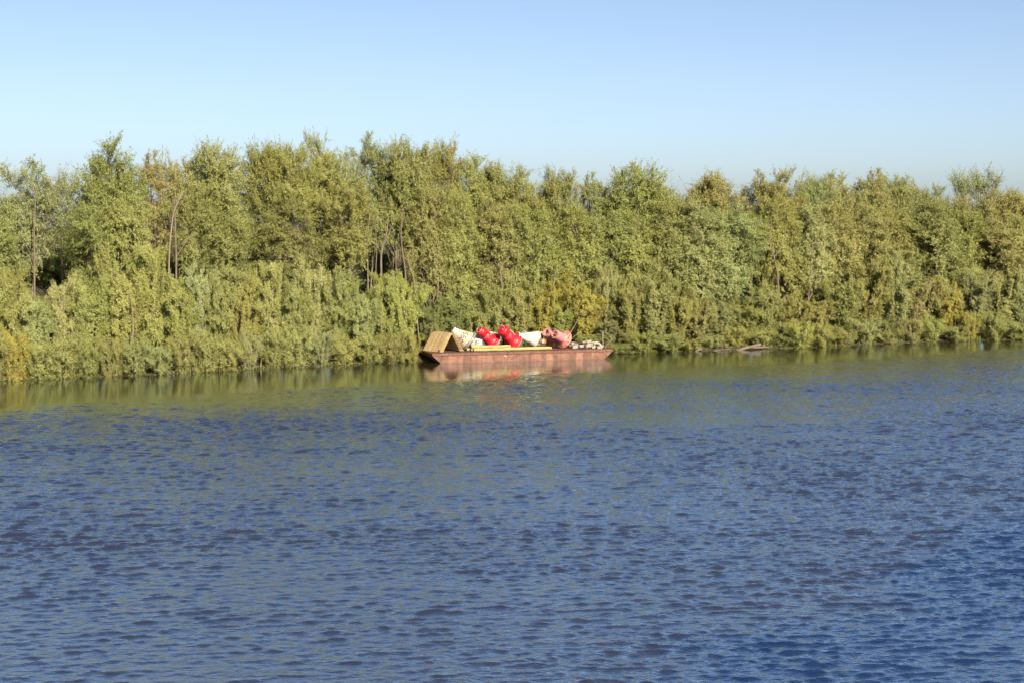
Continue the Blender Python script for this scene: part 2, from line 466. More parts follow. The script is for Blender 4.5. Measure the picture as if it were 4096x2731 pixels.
X, Y = np.meshgrid(wx, wy)
Zw, DXw, DYw = water_shape(X, Y)
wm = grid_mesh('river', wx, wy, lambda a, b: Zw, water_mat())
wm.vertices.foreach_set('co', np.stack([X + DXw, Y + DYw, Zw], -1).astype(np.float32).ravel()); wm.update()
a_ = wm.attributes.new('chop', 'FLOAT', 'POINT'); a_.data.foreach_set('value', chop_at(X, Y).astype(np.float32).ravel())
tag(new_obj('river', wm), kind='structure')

# ------------------------------------------------------------------ trees
def tube_np(P, R, n):
    P = np.asarray(P, float); m = len(P)
    T = np.gradient(P, axis=0); T /= np.linalg.norm(T, axis=1)[:, None] + 1e-9
    up = np.array([.31, .17, .93]) if abs(T[0, 2]) < .9 else np.array([1.0, .1, 0])
    U = np.cross(T, up); U /= np.linalg.norm(U, axis=1)[:, None] + 1e-9
    Wv = np.cross(T, U)
    q = 2 * np.pi * np.arange(n) / n
    V = P[:, None, :] + np.asarray(R)[:, None, None] * (np.cos(q)[None, :, None] * U[:, None, :] + np.sin(q)[None, :, None] * Wv[:, None, :])
    i = np.arange(m - 1)[:, None] * n; k = np.arange(n)[None, :]; k2 = (k + 1) % n
    F = np.stack([i + k, i + k2, i + n + k2, i + n + k], -1).reshape(-1, 4)
    return V.reshape(-1, 3), F

def nrm(v): return v / (np.linalg.norm(v, axis=-1, keepdims=True) + 1e-9)

def grow(seed, H=10.0, R=2.6, nstem=2, lean=.12, lo=.3, peak=.55, top=.25, nprim=34, nsec=7, ntw=1500, lpt=20,
         droop=.25, twl=(.45, 1.15), el=(20, 60), r0=.13, leafL=(.07, .145), leafW=.038, base_spread=.1, uneven=.35, fan=False, ndome=4):
    """skeleton of stems, limbs and side branches, then leafy shoots along them; returns trunk arrays and leaf arrays"""
    g = np.random.default_rng(seed)
    tubes, shoots_from = [], []           # shoots_from: (polyline, weight)
    stems = []
    for k in range(nstem):
        az = g.uniform(0, 2 * np.pi) if not fan else 2 * np.pi * (k + g.uniform(-.3, .3)) / nstem
        ln = lean * g.uniform(.4, 1.4)
        hh = H * (1.0 if k == 0 else g.uniform(.74, .98)) * (.9 if fan else .80)
        t = np.linspace(0, 1, 12)
        w1, w2 = g.uniform(-.04, .04, 2) * H, g.uniform(0, 6.28, 2)
        off = np.array([math.cos(az), math.sin(az)]) * base_spread * g.uniform(.3, 1)
        x = off[0] + math.cos(az) * ln * H * t ** 1.25 + w1[0] * np.sin(t * 5 + w2[0]) * t
        y = off[1] + math.sin(az) * ln * H * t ** 1.25 + w1[1] * np.sin(t * 5 + w2[1]) * t
        if fan: hh *= 1 - .35 * (ln / (lean * 1.4)) * g.uniform(.3, 1)
        P = np.stack([x, y, hh * t - .3 * (1 - t)], -1)
        rr = r0 * g.uniform(.7, 1.0) * (1 - t) ** .75 + .012
        stems.append((P, rr)); tubes.append((P, rr, 7))
        shoots_from.append((P[int(12 * max(lo, .12)):], .8 if fan else .12))
    def prof(t):
        u = np.clip((t - lo) / (1 - lo), 0, 1)
        a = np.where(u < peak, .35 + .65 * np.sin(.5 * np.pi * u / max(peak, 1e-3)), top + (1 - top) * np.cos(.5 * np.pi * (u - peak) / (1 - peak)) ** .8)
        return a
    # crown as a few overlapping domes; every limb reaches for a point on one of them
    hz = (H - lo * H) / 2
    domes = [(np.array([0, 0, lo * H + hz * 1.02]), np.array([R * .72, R * .72, hz]), 1.0)]
    a0 = g.uniform(0, 6.28)
    for k in range(ndome):
        a = a0 + 6.28 * k / ndome + g.uniform(-.5, .5); u = g.uniform(.28, .80)
        rr = R * g.uniform(.42, .62)
        domes.append((np.array([math.cos(a) * R * .52, math.sin(a) * R * .52, H * (lo + (1 - lo) * u)]), np.array([rr, rr, min(hz * g.uniform(.38, .6), H * (1 - lo) * (1 - u) * .95)]), .55))
    wd = np.array([d[2] for d in domes]); wd /= wd.sum()
    for k in range(nprim):
        P, rr = stems[k % nstem] if g.random() < .85 else stems[0]
        if fan:
            t = lo + (1 - lo) * ((k + g.random()) / nprim) ** .9 * .97
            f = t * 11; i = min(int(f), 10); o = P[i] + (P[i + 1] - P[i]) * (f - i)
            az = k * 2.39996 + g.uniform(-.5, .5)
            Lp = R * float(prof(t)) * g.uniform(.6, 1.08)
            e = math.radians(g.uniform(*el))
            T = o + np.array([math.cos(az) * math.cos(e), math.sin(az) * math.cos(e), math.sin(e)]) * Lp
        else:
            c, r, _w = domes[g.choice(len(domes), p=wd)]
            dz = g.uniform(-.62, .97); az = k * 2.39996 + g.uniform(-.6, .6); q = math.sqrt(1 - dz * dz)
            T = c + r * np.array([math.cos(az) * q, math.sin(az) * q, dz]) * g.uniform(.72, .98)
            hd = math.hypot(T[0], T[1])
            t = np.clip((T[2] - hd * g.uniform(.5, 1.25) - .35) / (P[-1, 2]), .16, .97)
            f = t * 11; i = min(int(f), 10); o = P[i] + (P[i + 1] - P[i]) * (f - i)
        s = np.linspace(0, 1, 6)[:, None]
        mid = (o + T) / 2 + np.array([0, 0, .10]) * np.linalg.norm(T - o) + g.normal(0, .07, 3) * np.linalg.norm(T - o)
        Q = o * (1 - s) ** 2 + mid * 2 * s * (1 - s) + T * s ** 2
        Lp = max(np.linalg.norm(T - o), .5); d = (T - o) / Lp
        r = np.interp(t, np.linspace(0, 1, 12), rr) * .5 * (1 - s[:, 0]) ** .8 + .008
        tubes.append((Q, r, 5))
        shoots_from.append((Q[3:], .6 * g.uniform(1 - uneven, 1 + uneven)))
        for j in range(nsec):
            q = g.uniform(.45, 1.0); f = q * 5; i = min(int(f), 4); o2 = Q[i] + (Q[i + 1] - Q[i]) * (f - i)
            d2 = nrm(d * .6 + g.normal(0, .7, 3) + np.array([0, 0, .15]))
            l2 = R * g.uniform(.18, .40)
            s2 = np.linspace(0, 1, 4)[:, None]
            Q2 = o2 + d2 * l2 * s2 + np.array([0, 0, .12 - droop * .4]) * l2 * s2 ** 2
            tubes.append((Q2, .010 + .012 * (1 - s2[:, 0]), 3))
            shoots_from.append((Q2[1:], 1.0 * g.uniform(1 - uneven, 1 + uneven)))
    # leafy shoots
    wts = np.array([max(w, .05) * np.linalg.norm(np.diff(p, axis=0), axis=1).sum() for p, w in shoots_from]); wts /= wts.sum()
    cnt = g.multinomial(ntw, wts)
    B, D = [], []
    for (p, w), c in zip(shoots_from, cnt):
        if c == 0: continue
        f = g.uniform(0, len(p) - 1.001, c); i = f.astype(int)
        B.append(p[i] + (p[i + 1] - p[i]) * (f - i)[:, None]); D.append(nrm(p[i + 1] - p[i]))
    B = np.concatenate(B); D = np.concatenate(D)
    cen = np.array([0, 0, H * .45])
    out = nrm((B - cen) * np.array([1, 1, .55]))
    D = nrm(D * .55 + out * .55 + g.normal(0, .42, B.shape) + np.array([0, 0, .55 if fan else .22]))
    l = g.uniform(*twl, len(B))
    tt = g.uniform(.03, 1, (len(B), lpt)) ** 1.15
    P = B[:, None, :] + D[:, None, :] * (l[:, None] * tt)[..., None]
    P[..., 2] -= droop * l[:, None] * tt ** 2
    P = P + g.normal(0, 1, P.shape) * (.075 - .055 * tt)[..., None]
    LD = nrm(D[:, None, :] * .6 + g.normal(0, .6, P.shape) + np.array([0, 0, -.22 - droop]))
    P = P.reshape(-1, 3); LD = LD.reshape(-1, 3)
    outP = nrm((P - np.array([0, 0, H * .35])) * np.array([1, 1, .6]))
    N = nrm(outP * 1.0 + g.normal(0, .42, P.shape) + np.array([0, 0, .25]))
    sd = nrm(np.cross(LD, N))
    LL = g.uniform(*leafL, len(P))[:, None]; WW = leafW * g.uniform(.7, 1.3, len(P))[:, None] * .5
    keep = P[:, 2] > .02
    P, LD, sd, LL, WW = P[keep], LD[keep], sd[keep], LL[keep], WW[keep]
    V = np.stack([P, P + LD * LL * .45 + sd * WW, P + LD * LL, P + LD * LL * .45 - sd * WW], 1)
    clump = vnoise(P[:, 0] * 1.3 + 40 + P[:, 2] * .7, P[:, 1] * 1.3 + 40 + P[:, 2], seed)
    tint = np.clip(.5 + g.normal(0, .2, len(P)) + (clump - .5) * .4, 0, 1)
    # settle to the nominal height and radius
    zs = H / np.percentile(V[..., 2], 99.9)
    rad = np.percentile(np.hypot(V[..., 0], V[..., 1]), 93)
    sc = np.array([R / rad, R / rad, zs])
    V = V * sc
    tv, tf, n0 = [], [], 0
    for P_, r_, n_ in tubes:
        v, f = tube_np(P_ * sc, r_, n_); tv.append(v); tf.append(f + n0); n0 += len(v)
    return np.concatenate(tv), np.concatenate(tf), V, tint, H, R

def tree_meshes(name, seed, **kw):
    tv, tf, V, tint, H, R = grow(seed, **kw)
    tm = np_mesh(name + '_trunk', tv, tf, M['bark'], True)
    cm = np_mesh(name + '_crown', V.reshape(-1, 3), np.arange(len(V) * 4).reshape(-1, 4), M['leaf'])
    a = cm.attributes.new('tint', 'FLOAT', 'FACE'); a.data.foreach_set('value', tint.astype(np.float32))
    return dict(trunk=tm, crown=cm, H=H, R=R)

VAR = {'tall': [], 'open': [], 'dense': [], 'shrub': [], 'low': [], 'sparse': []}
for s in range(5):
    VAR['tall'].append(tree_meshes('tall_willow', 100 + s, H=13, R=2.5, nstem=1 + s % 2, lean=.05, lo=.36, peak=.5, top=.42, nprim=74, ntw=3700, lpt=31, r0=.14, droop=.22))
for s in range(4):
    VAR['open'].append(tree_meshes('open_willow', 200 + s, H=13, R=2.5, nstem=1 + s % 2, lean=.055, lo=.34, peak=.5, top=.45, nprim=50, ntw=2200, lpt=29, r0=.12, droop=.42, uneven=.6))
for s in range(4):
    VAR['dense'].append(tree_meshes('dense_willow', 300 + s, H=10, R=2.5, nstem=1 + s % 2, lean=.06, lo=.14, peak=.48, top=.40, nprim=80, ntw=4200, lpt=31, r0=.12, droop=.35))
for s in range(5):
    VAR['shrub'].append(tree_meshes('shrub_willow', 400 + s, H=6, R=1.9, nstem=8, lean=.22, lo=.12, peak=.42, top=.3, nprim=40, nsec=4, ntw=3300, lpt=26, r0=.05, droop=.12, el=(35, 70), base_spread=.35, twl=(.3, .7), leafL=(.07, .135), leafW=.036, fan=True))
for s in range(4):
    VAR['low'].append(tree_meshes('low_shrub', 500 + s, H=2.4, R=1.4, nstem=10, lean=.38, lo=.06, peak=.35, top=.5, nprim=30, nsec=3, ntw=1050, lpt=22, r0=.025, droop=.18, el=(25, 65), base_spread=.5, twl=(.3, .65), leafL=(.065, .125), leafW=.034, fan=True))
for s in range(2):
    VAR['sparse'].append(tree_meshes('sparse_willow', 600 + s, H=14, R=1.6, nstem=2, lean=.05, lo=.70, peak=.5, top=.5, nprim=24, ntw=430, lpt=20, r0=.15, droop=.1, uneven=.9, el=(5, 50)))

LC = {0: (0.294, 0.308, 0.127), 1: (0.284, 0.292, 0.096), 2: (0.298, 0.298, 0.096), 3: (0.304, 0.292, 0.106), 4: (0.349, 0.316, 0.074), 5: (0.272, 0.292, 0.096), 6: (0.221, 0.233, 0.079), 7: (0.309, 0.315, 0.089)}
_use = {}
NAMES = {'tall': 'willow_tree', 'open': 'willow_tree', 'dense': 'willow_tree', 'sparse': 'willow_tree', 'shrub': 'willow_shrub', 'low': 'bank_shrub'}
def plant(kind, X, topY, wpx, off, col, label, group, basey=None):
    d = shore_depth_at(X) + off
    x = (X - CXS) * d / FS
    zg = float(bank_height(np.array([x]), np.array([d]))[0]) - .05
    H = CAM_Z - (topY - HS) * d / FS - zg
    wid = wpx * d / FS * (1.08 if kind in ('tall', 'open') else .98 if kind == 'dense' else 1.0)
    k = _use.get(kind, random.randrange(9)); _use[kind] = k + 1
    v = VAR[kind][k % len(VAR[kind])]
    name = NAMES[kind]
    o = empty(name, (x, d, zg), label, 'shrub' if 'shrub' in name else 'tree', group)
    o.rotation_euler.z = random.uniform(0, 6.28)
    sxy = wid / 2 / v['R']
    o.scale = (sxy * random.uniform(.93, 1.07), sxy * random.uniform(.93, 1.07), H / v['H'])
    t = new_obj('trunk', v['trunk'], o); c = new_obj('crown', v['crown'], o)
    j = random.uniform(.9, 1.1) * (1.12 if kind == 'shrub' and X < 960 and off < 5 else 1)
    c.color = tuple(min(1, a * j * random.uniform(.95, 1.05)) for a in LC[col]) + (1,)
    return o

# kind, X, top, width, off shore, colour, label   (columns and rows of the 2352 px photo)
TALL = [
 ('tall', -62, 425, 150, 8, 1, 'olive willow mostly cut off by the left edge of the picture'),
 ('open', 6, 436, 120, 9, 0, 'thin grey-green willow with see-through crown, leftmost of those wholly in view'),
 ('open', 74, 362, 128, 8, 0, 'open silvery willow with drooping tips, first tall crown from the left edge'),
 ('sparse', 150, 374, 74, 10, 0, 'slim feathery willow top beside the first tall silvery crown at left'),
 ('open', 186, 440, 100, 10, 1, 'lower olive willow in the skyline dip between the slim feathery top and the pointed crown'),
 ('tall', 258, 314, 140, 8, 1, 'high pointed olive-green willow with narrow tip, highest crown in the left quarter'),
 ('open', 345, 346, 100, 9, 3, 'brownish willow just right of the high pointed olive crown'),
 ('open', 406, 347, 104, 10, 3, 'brown-tinged thin willow rising behind the pale bare leaning stem'),
 ('tall', 450, 425, 100, 7, 1, 'lower olive willow just right of the pale bare leaning stem'),
 ('tall', 497, 323, 124, 8, 5, 'fresh green cone-shaped willow left of the deep notch in the skyline'),
 ('open', 556, 455, 100, 10, 0, 'grey-green willow standing in the deep notch of the left skyline'),
 ('tall', 606, 327, 112, 9, 2, 'yellowish broad-topped willow on the right side of the deep skyline notch'),
 ('tall', 664, 320, 110, 8, 2, 'yellow-olive willow in the middle of the broad dome crowns'),
 ('tall', 724, 305, 124, 9, 2, 'yellow-olive willow with the highest peak of the broad dome crowns'),
 ('open', 778, 345, 100, 10, 0, 'pale grey-green willow filling the saddle right of the highest dome peak'),
 ('tall', 800, 415, 110, 7, 2, 'shorter yellowish willow in front of the saddle between the two highest peaks'),
 ('open', 846, 304, 112, 10, 0, 'airy silver-green willow whose tip is highest in the whole skyline'),
 ('tall', 905, 318, 112, 9, 1, 'dense olive willow right of the airy highest tip, above the bare trunks'),
 ('open', 960, 319, 100, 9, 3, 'brownish soft-topped willow between the dense olive crown and the last high peak'),
 ('tall', 1018, 321, 112, 10, 2, 'pointed olive willow, last high peak before the skyline steps down'),
 ('open', 1074, 352, 100, 9, 2, 'yellowish willow on the first downward step of the skyline'),
 ('tall', 1130, 372, 110, 9, 1, 'olive willow above the red buoys, on the second step of the skyline'),
 ('tall', 1192, 381, 112, 9, 2, 'yellow-olive willow above the white cone buoy, left of a shallow skyline dip'),
 ('open', 1240, 424, 90, 10, 2, 'thin low-topped willow in the shallow dip above the pink buoys'),
 ('tall', 1287, 384, 104, 8, 2, 'rounded olive willow right of the shallow dip above the pink buoys'),
 ('open', 1353, 396, 80, 10, 0, 'grey-green willow with hanging sprays, beside the twin-tufted crown'),
 ('open', 1396, 408, 90, 10, 0, 'silvery low willow left under the twin-tufted crown'),
 ('tall', 1456, 371, 128, 8, 1, 'twin-tufted olive willow, highest crown in the middle of the right half'),
 ('tall', 1506, 412, 100, 9, 2, 'yellowish willow sloping down from the twin-tufted crown to the bare twigs'),
 ('open', 1592, 434, 84, 11, 0, 'small pale willow crown right of the bare twigs in the skyline'),
 ('tall', 1634, 394, 116, 10, 2, 'rounded yellow-olive willow on the far side of the bare twigs'),
 ('open', 1692, 416, 100, 12, 0, 'grey see-through willow beyond the rounded yellow-olive crown'),
 ('open', 1746, 391, 82, 11, 0, 'thin silver-green tip left of the broad right-hand crowns'),
 ('tall', 1800, 386, 122, 9, 2, 'yellow-olive willow with a two-stemmed grey trunk showing below'),
 ('open', 1862, 395, 104, 10, 0, 'feathery grey-green willow right of the two-stemmed grey trunk'),
 ('open', 1918, 394, 100, 10, 3, 'brownish willow with twiggy top above the pale brown slope of leaves'),
 ('open', 1962, 400, 100, 11, 2, 'soft yellow willow between two twiggy brown tops at right'),
 ('open', 2006, 387, 94, 10, 3, 'brown twiggy willow whose fine tip stands highest of the right dome'),
 ('tall', 2052, 397, 104, 10, 3, 'brown-olive willow on the right shoulder of the right dome'),
 ('open', 2094, 414, 100, 12, 0, 'faint grey-green willow where the right dome falls to the gap'),
 ('open', 2142, 424, 92, 11, 1, 'small olive willow at the left lip of the skyline gap near the lone tall pair'),
 ('sparse', 2215, 380, 74, 11, 0, 'left one of the lone pair of sparse tall crowns over the right gap'),
 ('sparse', 2264, 372, 84, 11.5, 0, 'right one of the lone pair of sparse tall crowns over the right gap'),
 ('tall', 2242, 448, 120, 8, 3, 'brownish rounded willow directly below the lone pair of sparse crowns'),
 ('tall', 2314, 433, 130, 9, 2, 'yellow-olive willow next to the right edge of the picture'),
 ('tall', 2382, 438, 130, 9, 7, 'bright yellowish willow cut by the right edge of the picture'),
 ('tall', 2460, 430, 150, 9, 1, 'olive willow beyond the right edge'),
]
MID = [
 ('dense', -20, 500, 150, 5, 1, 'bushy olive willow half outside the left edge, below the see-through crown'),
 ('open', 205, 470, 130, 6, 5, 'green bushy willow at the left foot of the high pointed crown'),
 ('dense', 285, 450, 130, 6, 1, 'broad olive willow below the high pointed crown'),
 ('dense', 520, 480, 130, 6, 5, 'fresh green full willow at the foot of the cone-shaped crown'),
 ('open', 665, 440, 130, 6, 1, 'olive full willow below the middle of the broad dome crowns'),
 ('dense', 985, 430, 120, 6.5, 2, 'yellowish full willow right of the group of bare trunks'),
 ('dense', 1050, 440, 130, 6.5, 1, 'olive full willow above the wooden lattice panels'),
 ('dense', 1118, 452, 130, 6.5, 1, 'olive full willow straight above the first red buoy'),
 ('dense', 1180, 468, 120, 6, 2, 'yellow-olive full willow above the second red buoy'),
 ('dense', 1240, 480, 120, 6, 2, 'yellow-olive full willow above the white cone buoy, left of a dark hollow'),
 ('dense', 1325, 470, 130, 6.5, 1, 'olive full willow over the yellow shrub and the dark hollows'),
 ('dense', 1390, 480, 110, 6.5, 5, 'green full willow left below the twin-tufted crown'),
 ('dense', 1450, 480, 140, 6, 1, 'olive full willow directly under the twin-tufted crown'),
 ('dense', 1530, 462, 140, 6, 1, 'olive full willow below the bare skyline twigs'),
 ('dense', 1600, 458, 150, 5.5, 0, 'broad grey-green willow, left half of the big rounded dome right of centre'),
 ('dense', 1668, 470, 140, 5.5, 0, 'broad grey-green willow, right half of the big rounded dome right of centre'),
 ('open', 1735, 480, 90, 7, 1, 'shaded thin willow in the dark recess right of the big rounded dome'),
 ('dense', 1790, 455, 130, 7, 2, 'yellow-olive full willow around the two-stemmed grey trunk'),
 ('dense', 1862, 470, 120, 6.5, 0, 'grey-green full willow right beside the two-stemmed grey trunk'),
 ('dense', 1925, 462, 130, 6, 3, 'pale brown full willow, upper part of the brown slope of leaves'),
 ('dense', 1985, 470, 130, 6.5, 3, 'brown-olive full willow under the twiggy tip of the right dome'),
 ('dense', 2050, 480, 130, 6.5, 2, 'yellow-olive full willow behind the green globe-shaped crown at right'),
 ('dense', 2135, 460, 170, 5, 5, 'big green globe-shaped willow left of the lone pair of sparse crowns'),
 ('dense', 2210, 480, 110, 6, 1, 'olive full willow between the green globe and the brownish crown'),
 ('dense', 2270, 500, 140, 5.5, 3, 'brown-olive full willow below the lone pair of sparse crowns'),
 ('dense', 2340, 490, 130, 5.5, 2, 'yellow-olive full willow at the right edge, below the bright yellowish crown'),
 ('dense', 2420, 500, 150, 5.5, 1, 'olive full willow just past the right edge'),
]
SHRUB = [
 ('shrub', -40, 600, 130, 3, 1, 'tall olive willow shrub cut by the left edge'),
 ('shrub', 22, 612, 100, 3, 2, 'yellowish willow shrub, first tall one from the left edge'),
 ('shrub', 78, 668, 100, 2.5, 0, 'silvery willow shrub low in front of the first tall yellowish shrub'),
 ('shrub', 148, 632, 96, 3, 0, 'pale-tipped willow shrub with a short snag showing at its top'),
 ('shrub', 210, 630, 110, 2.5, 1, 'olive willow shrub left of the highest shrub on the left bank'),
 ('shrub', 278, 562, 116, 3, 2, 'highest yellow-olive shrub of the left bank, left of its slightly greener twin'),
 ('shrub', 348, 560, 116, 3, 1, 'high olive shrub, greener twin right of the highest yellow-olive shrub'),
 ('shrub', 408, 640, 96, 2.8, 1, 'olive shrub at the foot of the pale bare leaning stem'),
 ('shrub', 448, 606, 96, 3, 0, 'grey-green shrub just right of the pale bare leaning stem'),
 ('shrub', 500, 640, 86, 2.6, 2, 'yellow-olive shrub between the grey-green one and the one with warm yellow top'),
 ('shrub', 552, 622, 92, 3, 7, 'warm yellow-topped shrub left of the tall centre-left shrub'),
 ('shrub', 622, 602, 110, 3, 2, 'tall yellow-olive shrub under the broad dome crowns'),
 ('shrub', 676, 640, 90, 2.6, 1, 'olive shrub tucked left of the bright-tipped pointed shrub'),
 ('shrub', 718, 592, 92, 3, 0, 'bright-tipped pointed silvery shrub under the highest dome peak'),
 ('shrub', 770, 614, 96, 2.8, 5, 'fresh green shrub right of the bright-tipped pointed shrub'),
 ('shrub', 830, 630, 92, 2.8, 0, 'grey-green shrub left of the bare trunks'),
 ('shrub', 882, 622, 90, 3, 2, 'yellow-olive shrub in front of the bare trunks'),
 ('shrub', 926, 632, 88, 2.6, 7, 'yellowish shrub, last of the left bank before the barge'),
 ('shrub', 985, 690, 80, 4.5, 6, 'dark shaded shrub behind the wooden lattice panels'),
 ('shrub', 1036, 680, 84, 4.5, 6, 'dark green shrub behind the numbered white buoy'),
 ('shrub', 1086, 690, 76, 4.3, 5, 'green shrub behind the first red buoy'),
 ('shrub', 1136, 662, 84, 4, 2, 'yellow-olive shrub behind the second red buoy'),
 ('shrub', 1190, 642, 96, 4, 2, 'taller yellow-olive shrub behind the white cone buoy'),
 ('shrub', 1246, 648, 76, 3.8, 4, 'narrow golden shrub left of the big golden one'),
 ('shrub', 1288, 690, 70, 3.6, 7, 'lower yellow shrub behind the pink buoys'),
 ('shrub', 1332, 624, 112, 4, 4, 'big golden-yellow shrub behind the concrete blocks'),
 ('shrub', 1388, 606, 60, 4.2, 0, 'slim grey-green shrub squeezed between the golden shrub and a dark hollow'),
 ('shrub', 1395, 735, 60, 3.0, 0, 'small silvery shrub by the right end of the barge'),
 ('shrub', 1444, 645, 90, 3, 1, 'olive shrub on the right of the dark hollow beyond the barge'),
 ('shrub', 1502, 622, 118, 3, 3, 'large pale brownish-yellow shrub right of the barge'),
 ('shrub', 1556, 650, 90, 2.8, 2, 'yellow-olive shrub leaning against the large pale brownish one'),
 ('shrub', 1602, 680, 80, 2.8, 3, 'pale brown shrub standing over the short shore log'),
 ('shrub', 1652, 690, 84, 3, 0, 'grey-green shrub between the short shore log and the forked driftwood'),
 ('shrub', 1708, 690, 90, 3, 7, 'yellow-green shrub behind the forked driftwood'),
 ('shrub', 1762, 660, 90, 3.4, 1, 'olive shrub right of the forked driftwood'),
 ('shrub', 1820, 670, 90, 3.4, 2, 'yellow-olive shrub at the foot of the two-stemmed grey trunk'),
 ('shrub', 1876, 690, 90, 3.2, 1, 'olive shrub just right of the two-stemmed grey trunk'),
 ('shrub', 1932, 620, 110, 3.6, 2, 'tall yellow-olive shrub under the pale brown slope of leaves'),
 ('shrub', 1992, 590, 110, 3.8, 2, 'taller yellow-olive shrub right of the pale brown slope'),
 ('shrub', 2056, 570, 110, 3.8, 0, 'tall silvery shrub left of the green globe-shaped crown'),
 ('shrub', 2110, 610, 90, 3.4, 3, 'brownish shrub below the left side of the green globe-shaped crown'),
 ('shrub', 2174, 636, 78, 3.6, 4, 'golden shrub glowing below the green globe-shaped crown'),
 ('shrub', 2236, 612, 100, 3.4, 0, 'silvery shrub with slanting pale stems right of the golden glow'),
 ('shrub', 2296, 600, 100, 3.4, 3, 'brown-olive shrub second from the right edge'),
 ('shrub', 2352, 620, 100, 3.2, 0, 'silvery-green shrub cut by the right edge'),
 ('shrub', 2420, 600, 120, 3.2, 1, 'olive shrub just past the right edge'),
]
LOW = [
 ('low', -18, 774, 95, 0.2, 1, 'low olive bush at the waterline, cut by the left edge'),
 ('low', 34, 754, 78, 0.2, 4, 'orange-yellow low bush with reddish stems near the left edge'),
 ('low', 92, 784, 86, 0.2, 5, 'fresh green low bush right of the orange-yellow one'),
 ('low', 150, 753, 81, 0.2, 1, 'low olive bush over a dark reddish root hollow'),
 ('low', 206, 794, 61, 0.1, 2, 'small yellow-olive bush right of the dark reddish root hollow'),
 ('low', 256, 770, 69, 0.2, 1, 'low olive bush under the highest left-bank shrub'),
 ('low', 312, 779, 83, 0.2, 5, 'green low bush under the greener twin shrub'),
 ('low', 366, 789, 71, 0.2, 0, 'greyish low bush near the foot of the leaning bare stem'),
 ('low', 420, 763, 70, 0.2, 1, 'low olive bush right of the leaning bare stem foot'),
 ('low', 474, 755, 82, 0.2, 5, 'green low bush beside a dark forked root'),
 ('low', 520, 778, 78, 0.2, 2, 'yellow-olive low bush between two slanting pale stems'),
 ('low', 572, 753, 64, 0.2, 0, 'greyish low bush at the upright slanting pale stem'),
 ('low', 628, 751, 70, 0.2, 1, 'low olive bush below the tall centre-left shrub'),
 ('low', 682, 745, 85, 0.2, 5, 'green low bush on the bank straight below the bright-tipped shrub'),
 ('low', 736, 759, 75, 0.2, 0, 'greyish low bush third from the barge on its left'),
 ('low', 790, 768, 79, 0.2, 2, 'yellow-olive low bush second from the barge on its left'),
 ('low', 844, 761, 72, 0.2, 1, 'low olive bush with yellow reeds at its foot left of the barge'),
 ('low', 900, 760, 86, 0.2, 2, 'yellowish low bush touching the left end of the barge'),
 ('low', 946, 764, 51, -0.1, 7, 'tiny yellow-green bush overhanging the barge corner'),
 ('low', 1000, 735, 59, 2.5, 6, 'dark low bush behind the wooden lattice panels'),
 ('low', 1352, 767, 60, 2.2, 1, 'low olive bush behind the concrete blocks'),
 ('low', 1424, 786, 74, 0.2, 5, 'fresh green low bush right at the barge end'),
 ('low', 1474, 758, 76, 0.2, 7, 'bright yellow-green low bush second right of the barge'),
 ('low', 1530, 763, 80, 0.2, 1, 'low olive bush below the large pale brownish shrub'),
 ('low', 1584, 775, 63, 0.2, 2, 'yellow-olive low bush just left of the short shore log'),
 ('low', 1640, 767, 66, 1.2, 0, 'greyish low bush behind the bent shore stake'),
 ('low', 1690, 747, 70, 1.4, 7, 'yellow-green low bush over the root of the forked driftwood'),
 ('low', 1750, 750, 72, 1.2, 5, 'green low bush over the tip of the forked driftwood'),
 ('low', 1800, 769, 60, 0.7, 6, 'dark green low bush left of the twin bright yellow-green bushes'),
 ('low', 1838, 735, 66, 0.2, 7, 'left one of the twin bright yellow-green bushes on the right bank'),
 ('low', 1884, 742, 67, 0.2, 7, 'right one of the twin bright yellow-green bushes on the right bank'),
 ('low', 1938, 749, 62, 0.2, 2, 'yellow-olive low bush right of the twin bright bushes'),
 ('low', 1990, 730, 67, 0.2, 0, 'greyish low bush under the tall silvery shrub'),
 ('low', 2040, 754, 57, 0.2, 1, 'low olive bush left of the small brown shore log'),
 ('low', 2094, 726, 59, 0.2, 3, 'brownish low bush over the small brown shore log'),
 ('low', 2140, 721, 55, 0.2, 7, 'spiky yellow-green low bush under the golden glow'),
 ('low', 2192, 746, 68, 0.2, 5, 'green low bush right of the spiky one'),
 ('low', 2228, 711, 45, 0.8, 4, 'small golden low bush by the slanting pale stems'),
 ('low', 2280, 716, 68, 0.2, 1, 'low olive bush second from the right edge'),
 ('low', 2340, 733, 80, 0.2, 2, 'yellow-olive low bush at the right edge'),
 ('low', 2410, 729, 82, 0.2, 1, 'low olive bush past the right edge'),
]
G_TALL, G_MID, G_SHRUB, G_LOW = 'tall willows along the far bank', 'bushy willows in front of the tall ones', 'willow shrubs on the far bank', 'low bushes at the waterline'
for rows, grp in ((TALL, G_TALL), (MID, G_MID), (SHRUB, G_SHRUB), (LOW, G_LOW)):
    for k_, X_, t_, w_, of_, c_, lb_ in rows:
        plant(k_, X_, t_, w_, of_, c_, lb_, grp)
# trees deeper in the wood, seen through gaps; shade put into leaf colour
for i in range(46):
    X_ = 980 + i * 33 + random.uniform(-12, 12)
    plant(random.choice(['tall', 'dense', 'dense']), X_, random.uniform(452, 500), random.uniform(120, 160), random.uniform(13, 19), 6,
          'dim willow deep in the wood, seen only through gaps between nearer crowns', 'willows deep in the wood')
for i in range(7):
    X_ = -40 + i * 150 + random.uniform(-15, 15)
    plant(random.choice(['tall', 'dense']), X_, random.uniform(545, 585), random.uniform(110, 150), random.uniform(13, 19), 6,
          'dim willow deep in the wood, seen only through gaps between nearer crowns', 'willows deep in the wood')

